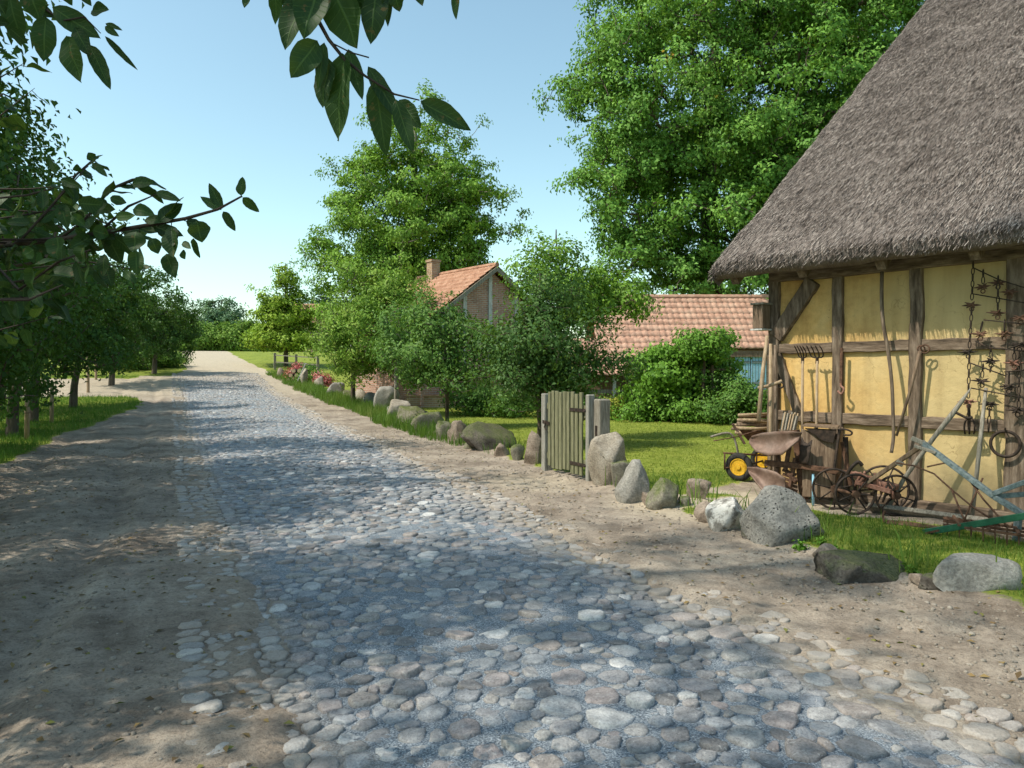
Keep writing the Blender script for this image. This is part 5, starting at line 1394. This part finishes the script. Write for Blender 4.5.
# pitchforks
for i, (px, top, bot, wdt, ntine, lab) in enumerate([(802.5, 350, 462, 4.2, 4, 'small four-tined pitchfork leaning on the ochre wall, left of the larger fork'), (817, 350, 470, 6.8, 4, 'larger curved-tine pitchfork leaning on the ochre wall, right of the small fork')]):
    hd = Vector(wp(px, top + 8, .11))
    t = thing('pitchfork', lab, 'pitchfork', wg(px, .26))
    b = MB(); b.tube([wg(px, .26, .02), wp(px, 420, .18), hd], [.017, .017, .015], 8); b.build('handle', M['wood_pale'], t, smooth=True)
    b = MB(); b.tube([hd - Vector((0, 0, .07)), hd + Vector((0, 0, .01))], .019, 8); b.build('ferrule', M['iron'], t)
    for k in range(ntine):
        f = (k / (ntine - 1) - .5) * 2
        b = MB(); wm = Vector(wp(px + wdt, top, .1)) - Vector(wp(px, top, .1))
        b.tube(smooth_pts([hd, hd + wm * f * .8 + Vector((0, 0, .015)), hd + wm * f + Vector((0, 0, .08)) + Vector(BN) * .03, hd + wm * f * .95 + Vector((0, 0, .15)) + Vector(BN) * .10]), [.008] * 8 + [.007] * 4 + [.003], 6)
        b.build('tine', M['iron'], t, smooth=True)

# strap with hook on the post
o = wp(841, 352, .1)
t = thing('iron_hanger', 'rusty iron bar ending in an open hook, hung on the second barn post', 'hook', o)
b = MB(); b.beam(wp(841.5, 348, .09), wp(841, 383, .09), .035, .02, side=BU); b.build('bar', M['rust'], t, bevel=.003)
b = MB(); b.tube(smooth_pts([wp(841, 383, .09), wp(841, 386, .10), wp(844, 389, .12), wp(841.5, 394, .12), wp(838, 391, .11)]), .013, 7); b.build('hook', M['rust_red'], t, smooth=True)

# scythe handles on the wall
tube_thing('scythe_snath', 'long S-curved dark wooden pole hanging from the eave on the ochre wall', 'scythe handle',
           smooth_pts([wp(881, 272, .10), wp(881, 300, .13), wp(883, 325, .14), wp(888, 352, .15), wp(892, 385, .16), wp(893.5, 420, .16), wp(894, 437, .17), wp(892, 453, .20)]), [.021] * 14 + [.019] * 15, 'timber')
tube_thing('thin_pole', 'thin brown stick leaning from the third barn post to the left', 'stick', [wp(897, 436, .22), wp(910, 392, .18), wp(920, 351, .12)], [.014, .017, .019], 'wood_brown')
o = wp(922, 349, .1); t = thing('iron_ring_pair', 'two small rusty rings hung on the third barn post at the rail', 'ring', o)
for dx, r in ((0, .035), (3.5, .045)):
    b = MB(); b.torus(wp(921 + dx, 349, .09 + dx * .004), BN + BU * .3, r, .008, 18, 6); b.build('ring', M['rust'], t, smooth=True)

# chain harrow hanging at the right
o = wp(990, 262, .12)
harrow = thing('chain_harrow', 'rusty chain harrow with star-shaped spikes hanging on the right wall panel', 'harrow', o)
def star(c, r, seed):
    rgk = np.random.default_rng(seed); b = MB(); c = Vector([float(q) for q in c])
    for k in range(6):
        a = k * math.pi / 3 + rgk.uniform(-.25, .25)
        d = Vector(BU) * math.cos(a) * 1.1 + Vector((0, 0, 1)) * math.sin(a) * .42 + Vector(BN) * rgk.uniform(.0, .7)
        b.tube([c, c + d * r * .5, c + d * r], [.016, .012, .003], 6)
    b.torus(c, (0, 0, 1), .018, .009, 12, 5)
    b.torus(c - Vector((0, 0, .045)), BN, .020, .006, 14, 5)
    return b
def chain(p0, p1, link_=.065):
    p0 = Vector([float(q) for q in p0]); p1 = Vector([float(q) for q in p1]); L = (p1 - p0).length; k = max(1, int(L / link_)); b = MB(); d = (p1 - p0).normalized()
    for i in range(k):
        c = p0.lerp(p1, (i + .5) / k); s = d.cross(Vector(BN)).normalized() if i % 2 else Vector(BN)
        h = L / k * .55
        pts_ = [c + d * h * math.cos(a) + s * .014 * math.sin(a) for a in np.linspace(0, 2 * math.pi, 13)]
        b.tube(pts_, .0055, 5, False)
    return b
stars = [(971, 305), (982, 287), (997, 283), (997, 313), (1009, 292), (980, 334), (1004, 334), (968, 352), (991, 361), (1014, 363), (982, 381), (1009, 387), (969, 402), (990, 404), (1019, 345), (1020, 318), (1018, 410)]
for i, (x, y) in enumerate(stars): star(wp(x, y, .10), .085, 900 + i).build('spike_star', M['rust'] if y < 340 else M['rust_red'] if i % 3 == 0 else M['iron'], harrow, smooth=True)
for a, b_ in [((972, 262), (971, 300)), ((971, 308), (969, 348)), ((969, 356), (968.5, 398)), ((968.5, 405), (969, 428)), ((982, 270), (982, 284)), ((982, 322), (980, 331)), ((990, 345), (991, 358)), ((991, 366), (990, 372)), ((983, 364), (982, 378)), ((990, 408), (989, 432)),
              ((997, 276), (997, 310)), ((1004, 320), (1004, 332)), ((1009, 372), (1009, 384)), ((1014, 346), (1014, 360)), ((1019, 350), (1019, 408))]:
    chain(wp(*a, .12), wp(*b_, .12)).build('chain', M['iron'], harrow)
for a, b_ in [((972, 268), (998, 280)), ((972, 294), (1024, 303)), ((983, 320), (1024, 324)), ((975, 341), (990, 349)), ((990, 348), (1024, 351)), ((970, 363), (1006, 376)), ((971, 388), (1024, 398)), ((998, 280), (1024, 288)), ((1004, 372), (1026, 370))]:
    b = MB(); b.tube([wp(*a, .13), wp(*b_, .13)], .007, 6); b.build('rod', M['iron'], harrow, smooth=True)
o = wp(1006, 431, .1); t = thing('iron_hoop', 'round dark iron hoop hung low on the right barn post', 'hoop', o)
b = MB(); b.torus(wp(1006, 444, .10), BN + BU * .15, .128, .016, 36, 8); b.build('hoop', M['iron'], t, smooth=True)
b = MB(); b.tube([wp(1006, 430, .0), wp(1006, 431, .12), wp(1006, 428, .13)], .007, 6); b.build('nail', M['iron'], t)
o = wp(969, 408, .15); t = thing('grapple_hook', 'dark iron claw hook hanging below the harrow over the lower rail', 'hook', o)
b = MB(); b.tube([wp(969, 404, .14), wp(970, 420, .14), wp(969.5, 432, .15)], .014, 7); b.build('stem', M['iron'], t)
b = MB()
for dx in (-4, 0, 4): b.tube(smooth_pts([wp(970, 416, .14), wp(970 + dx, 421, .18), wp(970 + dx * 1.3, 428, .18), wp(970 + dx * 1.1, 434, .14)]), .009, 6)
b.build('claw', M['iron'], t, smooth=True)
tube_thing('long_stave', 'grey straight stave leaning upright on the right wall panel', 'stave', [wg(973, .30, .02), wp(980, 450, .26), wp(986, 388, .10)], [.019, .022, .017], 'wood_grey')

# shaft pole with fork rest
sp_ = [wp(885.5, 515, .42), wp(905, 479, .37), wp(935, 437, .31), wp(952, 415, .27), wp(963, 400, .24), wp(971, 388, .22)]
t = thing('cart_shaft', 'long bare wooden shaft with pointed top propped diagonally before the wall', 'shaft', sp_[0])
b = MB(); b.tube(sp_, [.022, .023, .024, .028, .021, .005], 9); b.build('pole', M['wood_grey'], t, smooth=True)
b = MB(); b.tube(smooth_pts([wp(955, 412, .27), wp(961, 415, .25), wp(968, 418, .23), wp(973, 417, .21)]), .014, 7); b.tube(smooth_pts([wp(968, 418, .23), wp(971, 421, .21), wp(974, 421, .2)]), .010, 6); b.build('iron_fitting', M['iron'], t, smooth=True)

# grey blue drawbar frame
t = thing('drawbar_frame', 'blue-grey painted drawbar with forked end and thin iron stays, right edge', 'farm machine', wg(1010, .75))
b = MB(); b.beam(wp(922, 442, .62), wp(996, 497, .72), .055, .05); b.beam(wp(996, 497, .72), wp(1040, 524, .78), .055, .05); b.build('drawbar', M['teal'], t, bevel=.005)
b = MB(); b.beam(wp(994, 494, .74), wp(1060, 470, .60), .045, .045); b.beam(wp(994, 497, .70), wp(1060, 492, .52), .045, .045); b.build('fork', M['teal'], t, bevel=.005)
b = MB(); b.beam(wp(912, 438, .66), wp(926, 444, .62), .05, .045); b.beam(wp(915, 446, .70), wp(937, 453, .66), .05, .03); b.build('coupling', M['wood_grey'], t, bevel=.004)
for a in ([(897, 463, .75), (915, 466, .75), (935, 474, .75), (953, 490, .75), (975, 508, .75), (1000, 524, .75)], [(928, 467, .7), (946, 463, .66), (960, 467, .66)], [(966, 474, .68), (985, 500, .7), (1010, 528, .8)], [(953, 490, .75), (962, 512, .75), (968, 524, .8)], [(984, 478, .66), (972, 505, .72), (965, 523, .8)]):
    b = MB(); b.tube([wp(*q) for q in a], .009, 6); b.build('stay', M['rust'], t, smooth=True)
b = MB(); b.beam(wp(1020, 518, .8), wg(1018, .8, .0), .05, .05); b.build('foot', M['teal'], t)

# green bar and spike harrow on the ground
t = thing('green_bar', 'bright green painted iron bar lying slanted over the spike harrow', 'bar', wp(925, 533, 1.15))
b = MB(); b.beam(wp(925, 533, 1.15), wp(1060, 511, .95), .06, .035, side=(0, 0, 1)); b.build('bar', M['green_paint'], t, bevel=.004)
b = MB(); b.beam(wp(927, 534, 1.17), wp(940, 531, 1.19), .03, .02); b.build('end_plate', M['rust'], t)
t = thing('spike_harrow', 'rusty spike-tooth harrow lying on the ground under the green bar', 'harrow', wg(985, .95))
for dd in (.75, .92, 1.1):
    b = MB(); b.beam(wg(945, dd, .13), wg(1070, dd - .05, .13), .022, .022); b.build('bar', M['rust'], t)
    for k in range(9):
        q = wg(949 + k * 12, dd - .004 * k, .13); b = MB(); b.tube([q + np.array([0, 0, .02]), q - np.array([0, 0, .13])], [.010, .004], 5); b.build('tooth', M['rust'], t)
for px in (955, 985, 1015, 1045):
    b = MB(); b.beam(wg(px, .7, .152), wg(px + 6, 1.14, .152), .026, .018); b.build('crossbar', M['rust'], t)
t = thing('sill_plank', 'wide grey plank lying along the foot of the wall', 'plank', wg(930, .3))
b = MB(); b.beam(wg(872, .42, .06), wg(1000, .36, .06), .20, .05, side=BN * .8 + np.array([0, 0, .6])); b.build('plank', M['wood_grey'], t, bevel=.005)
t = thing('flat_iron', 'dark flat iron blade lying in the soil beside the plank', 'iron piece', wg(915, .75))
tp = [wg(887, .98, .03), wg(905, .95, .035), wg(930, .90, .04), wg(955, .80, .04)]; bt = [wg(889, .88, .05), wg(908, .82, .055), wg(930, .80, .05), wg(955, .77, .045)]
b = MB(); b.sheet([tp, bt]); b.build('blade', M['rust'], t, solid=.012)
b = MB(); b.tube([wg(886, .95, .03), wg(884, .92, .10), wg(886, .9, .14)], .012, 6); b.build('tang', M['rust'], t)

# reversible plough at the corner
t = thing('turning_plough', 'rusty turning plough with two broad mouldboards and spoked forecarriage wheels', 'plough', wg(790, .6))
def sheet_px(top_, bot_, d0, d1, bow):
    rows_ = []
    for k in range(9):
        f = k / 8; rows_.append([wp(a[0] * (1 - f) + c[0] * f, a[1] * (1 - f) + c[1] * f, d0 + (d1 - d0) * f + bow * math.sin(math.pi * f) + .012 * i_) for i_, (a, c) in enumerate(zip(top_, bot_))])
    b = MB(); b.sheet(rows_); return b
o1 = sheet_px([(752, 436), (762, 433), (775, 431.5), (788, 431), (803, 432)], [(749, 443), (756, 452), (768, 456), (783, 455), (799, 441)], .62, .66, -.05).build('mouldboard', M['rust_plate'], t, smooth=True, solid=.014)
o2 = sheet_px([(748, 467), (757, 467), (767, 469), (777, 472), (786, 478)], [(749, 473), (757, 484), (766, 495), (776, 500), (787, 501)], .62, .70, -.05).build('mouldboard', M['rust_plate'], t, smooth=True, solid=.014)
sheet_px([(802, 436), (805, 442), (809, 444), (813, 440)], [(800, 462), (803, 464), (806, 464), (809, 464)], .5, .55, .02).build('skimmer', M['iron'], t, smooth=True, solid=.01)
b = MB(); b.beam(wp(766, 463, .55), wp(800, 466, .52), .06, .07); b.beam(wp(800, 466, .52), wp(852, 474, .55), .05, .06); b.build('beam', M['rust'], t, bevel=.005)
for a, c in (((776, 444), (780, 466)), ((790, 446), (786, 470)), ((780, 466), (770, 485)), ((796, 458), (790, 492)), ((786, 470), (797, 482))):
    b = MB(); b.beam(wp(*a, .5), wp(*c, .55), .045, .04); b.build('strut', M['rust'], t, bevel=.004)
for k in range(7):
    b = MB(); b.beam(wp(783 + k * .4, 470 + k * 4.2, .52), wp(797 + k * .3, 475 + k * 4.2, .46), .035, .03); b.build('bracket', M['rust'], t)
b = MB(); b.beam(wp(796, 430, .42), wp(805, 500, .4), .09, .05); b.build('leg', M['rust'], t)
def spoked(t, c, ax, Rw, nm='wheel', mat='iron', ns=7, ph=0):
    c = Vector([float(q) for q in c]); b = MB(); b.torus(c, ax, Rw - .012, .013, 40, 7, 1.6); wh = b.build(nm, M[mat], t, smooth=True)
    d, u, v_ = basis(ax); b = MB()
    for k in range(ns):
        a = 2 * math.pi * k / ns + ph; e = u * math.cos(a) + v_ * math.sin(a); b.tube([c + e * .03, c + e * (Rw - .015)], .009, 6)
    b.build('spokes', M[mat], wh, smooth=True)
    b = MB(); b.disc(c, ax, .04, .09, 14); b.build('hub', M['rust'], wh)
def ground_wheel(px, d, Rw): q = wg(px, d); return np.array([q[0], q[1], float(gsurf(q[0], q[1])) + Rw])
axw = BN * .9 + BU * .45
spoked(t, ground_wheel(835, .62, .235), axw, .235, ph=.2)
spoked(t, ground_wheel(856, .74, .225), BN * .75 + BU * .9, .225, ph=.5)
b = MB(); b.tube([ground_wheel(835, .62, .235), ground_wheel(856, .74, .225)], .018, 8); b.build('axle', M['rust'], t)
b = MB(); b.tube(smooth_pts([wp(846, 478, .65), wp(852, 468, .66), wp(859, 462, .62), wp(863, 466, .6)]), .02, 7); b.build('draught_arm', M['iron'], t, smooth=True)

# second wheeled implement
t = thing('wheeled_cultivator', 'heap-like rusty red cultivator with two thin spoked wheels near the wall', 'cultivator', wg(880, .5))
spoked(t, ground_wheel(885, .28, .26), BN + BU * .5, .26, ns=6, ph=.9)
spoked(t, ground_wheel(897, .45, .225), BN * .75 + BU * .8, .225, ns=6, ph=.3)
b = MB(); b.tube([ground_wheel(885, .28, .26), ground_wheel(897, .45, .225)], .016, 8); b.build('axle', M['rust'], t)
rgk = np.random.default_rng(77)
b = MB(); b.beam(wp(853, 474, .55), wp(898, 488, .55), .10, .06); b.beam(wp(857, 482, .6), wp(893, 492, .62), .06, .05); b.build('frame', M['rust_red'], t, bevel=.006)
for k in range(16):
    px = 858 + 40 * rgk.random(); y0 = 474 + .32 * (px - 853) - rgk.uniform(0, 8)
    b = MB(); b.tube(smooth_pts([wp(px, y0, .5 + rgk.uniform(-.1, .15)), wp(px + rgk.uniform(-6, 6), y0 + 6, .62), wp(px + rgk.uniform(-8, 8), y0 + rgk.uniform(10, 17), .6)]), .013, 6); b.build('tine', M['rust_red'] if k % 3 else M['iron'], t, smooth=True)
b = MB(); b.beam(wp(868, 483, .62), wp(921, 447, .60), .05, .045); b.build('handle', M['wood_brown'], t, bevel=.006)
b = MB(); b.beam(wp(897, 462, .66), wp(904, 465, .64), .05, .05); b.build('grip', M['wood_grey'], t, bevel=.006)

# wooden hopper chute
t = thing('wooden_hopper', 'tall brown wooden hopper chute with dark open top against the second post', 'hopper', wg(815, .35))
cA = [wp(802, 426, .30), wp(838, 427, .20), wp(842, 498, .24), wp(806, 500, .42)]
b = MB(); b.prism([wp(802, 429, .42), wp(836, 440, .36), wp(832, 498, .40), wp(803, 497, .48)], -BN * .03); b.build('front_board', M['wood_brown'], t, bevel=.004)
b = MB(); b.prism([wp(836, 440, .36), wp(841, 427, .10), wp(838, 497, .16), wp(832, 498, .40)], -BN * .025 + BU * .02); b.build('side_board', M['wood_brown'], t, bevel=.004)
b = MB(); b.prism([wp(803, 425, .46), wp(806, 423, .12), wp(840, 425, .12), wp(838, 427.5, .46)], (0, 0, -.018)); b.build('lid', M['wood_brown'], t)
b = MB(); b.prism([wp(805, 428, .435), wp(837, 429.5, .435), wp(834, 443, .425), wp(824, 441, .425)], BN * .008); b.build('opening_shade_panel', M['iron'], t)  # dark sheet over the front board stands for the shaded hollow
t = thing('iron_crank', 'dark iron post with looped crank handle right of the wooden hopper', 'crank', wg(846, .3))
b = MB(); b.beam(wp(840, 430, .42), wp(834, 475, .5), .03, .02); b.beam(wp(846, 437, .28), wp(848, 492, .3), .05, .04); b.build('bar', M['iron'], t, bevel=.004)
b = MB(); b.tube(smooth_pts([wp(838, 430, .4), wp(846, 429.5, .36), wp(852, 432, .34), wp(851, 435, .34), wp(844, 435, .36)]), .011, 7); b.build('loop', M['iron'], t, smooth=True)
b = MB(); b.beam(wp(843, 442, .3), wp(852, 487, .34), .04, .03); b.build('stay', M['rust'], t)
tube_thing('blue_stave', 'short light blue painted stave standing by the wooden hopper', 'stave', [wg(814, .52, .02), wp(814, 474, .50)], [.016, .015], 'blue_paint')

# kindling bundle at the corner
t = thing('kindling_bundle', 'slanting bundle of pale split kindling above the upper mouldboard', 'firewood', wp(789, 436, .28))
for k in range(11):
    x0 = 780 + k * 1.4; b = MB(); b.beam(wp(x0, 436, .30 + .03 * (k % 2)), wp(x0 + 4.5, 414 + random.uniform(-2, 2), .22 + .03 * (k % 2)), .022, .018); b.build('stick', M['wood_pale'] if k % 3 else M['wood_grey'], t)
b = MB(); b.beam(wp(779, 430, .34), wp(797, 431, .34), .012, .008, side=(0, 0, 1)); b.build('cord', M['timber'], t)

# hand cart with firewood left of the corner
zc = 10.9
cart = thing('hand_cart', 'two-wheeled tubular hand cart with yellow rims beside the barn corner', 'cart', cbase(742, zc))
def cp(px, py, z=zc): return sight(px, py, z)
for i, (px, z, r_) in enumerate([(739.5, 10.85, .20), (764, 11.7, .20)]):
    c = cbase(px, z); c[2] = float(gsurf(c[0], c[1])) + r_; ax = Vector([float(q) for q in (-CZA * .80 - CXA * .6)])
    b = MB(); b.torus(c, ax, r_ - .045, .047, 32, 10, 1.0); wh = b.build('wheel', M['rubber'], cart, smooth=True)
    b = MB(); b.disc(c, ax, r_ - .075, .05, 24); rim = b.build('rim', M['yellow_paint'], wh)
    b = MB(); b.disc(c, ax, .035, .085, 14); b.torus(c + np.array(ax) * .026, ax, r_ - .085, .010, 26, 6); b.build('hub', M['yellow_paint'], rim)
b = MB(); b.tube([cbase(739.5, 10.85) + [0, 0, .22], cbase(764, 11.7) + [0, 0, .22]], .014, 8); b.build('axle', M['iron'], cart)
for dz in (0, .55):
    b = MB(); b.tube(smooth_pts([cp(711, 437, zc + dz), cp(726, 433, zc + dz), cp(733, 436, zc + dz), cp(737, 446, zc + dz), cp(739, 458, zc + dz)]), .016, 8); b.build('handle', M['wood_grey'], cart, smooth=True)
b = MB(); b.tube([cp(724, 453, zc), cp(760, 455, zc), cp(770, 456, zc + .5), cp(732, 454, zc + .6), cp(724, 453, zc)], .012, 7); b.tube([cp(725, 453), cp(725, 470)], .012, 7); b.tube([cp(757, 454), cp(757, 466)], .012, 7); b.tube([cp(725, 468), cp(757, 466)], .010, 7); b.build('frame', M['rust'], cart, smooth=True)
b = MB(); b.sheet([[cp(738, 428, zc - .05), cp(772, 434, zc - .05)], [cp(748, 440, zc), cp(772, 442, zc)], [cp(757, 432, zc + .55), cp(780, 434, zc + .55)]]); b.build('tray', M['rust'], cart, solid=.012)
b = MB(); b.beam(cp(733, 424, zc), cp(745, 444, zc), .04, .03); b.build('upright', M['rust_plate'], cart)
rgk = np.random.default_rng(78)
for k in range(15):
    y0 = 432 - (k // 3) * 4.0 + rgk.uniform(-1.5, 1.5); x0 = 728 + rgk.uniform(0, 9) + (k // 3) * 2.5; z0 = zc + rgk.uniform(-.1, .3)
    L = rgk.uniform(26, 40); sl = rgk.uniform(-.12, .16)
    tube_thing('firewood_branch', ['rough branch piled on the hand cart beside the barn', 'paler split branch piled on the hand cart beside the barn'][k % 2], 'firewood',
               [sight(x0, y0, z0), sight(x0 + L * .5, y0 + sl * L * .5 + rgk.uniform(-1, 1), z0 + .03), sight(x0 + L, y0 + sl * L, z0 + rgk.uniform(-.05, .1))], [rgk.uniform(.018, .028), .022, rgk.uniform(.014, .024)], 'wood_brown' if k % 2 == 0 else 'wood_pale',
               group=['rough branches loaded on the hand cart', 'pale split branches loaded on the hand cart'][k % 2])
tube_thing('thin_rod', 'thin bent rod sticking out left from the cart load', 'rod', smooth_pts([sight(714, 441, 10.6), sight(735, 437, 10.7), sight(760, 430, 10.7)]), .008, 'rust')

# ------------------------------------------------------------------ light, sky, camera
el = R(53)
sh_ = np.array([-.996, .093]); sh_ /= np.linalg.norm(sh_)
sdir = Vector((sh_[0] * math.cos(el), sh_[1] * math.cos(el), math.sin(el)))
sun = bpy.data.lights.new('sun', 'SUN'); sun.energy = 5.0; sun.angle = R(.55); sun.color = (1.0, .925, .785)
so_ = bpy.data.objects.new('sun', sun); so_.rotation_euler = sdir.to_track_quat('Z', 'Y').to_euler(); so_.location = (0, 0, 30); COL.objects.link(so_)
W = bpy.data.worlds.new('World'); S.world = W; W.use_nodes = True
nt = W.node_tree; bg = nt.nodes['Background']
sky = nt.nodes.new('ShaderNodeTexSky'); sky.sky_type = 'NISHITA'; sky.sun_disc = False
sky.sun_elevation = el; sky.sun_rotation = math.atan2(sh_[0], sh_[1])
sky.air_density = 1.0; sky.dust_density = 1.1; sky.ozone_density = 1.5; sky.altitude = 50
nt.links.new(mixc(nt, 1.0, sky.outputs[0], (1.72, 1.84, 1.48), 'MULTIPLY'), bg.inputs[0]); bg.inputs[1].default_value = .15

cd = bpy.data.cameras.new('camera'); cd.sensor_width = 36; cd.lens = 36 * F / 1024; cd.clip_start = .05; cd.clip_end = 4000
co = bpy.data.objects.new('camera', cd); co.location = (0, 0, EYE)
co.rotation_euler = (R(90) - math.atan(14 / F), 0, -A)
COL.objects.link(co); S.camera = co
S.view_settings.view_transform = 'Standard'; S.view_settings.look = 'None'; S.view_settings.exposure = 0; S.view_settings.gamma = 1
S.render.resolution_x = 1024; S.render.resolution_y = 768
S.cycles.max_bounces = 8; S.cycles.transparent_max_bounces = 8; S.cycles.use_denoising = True
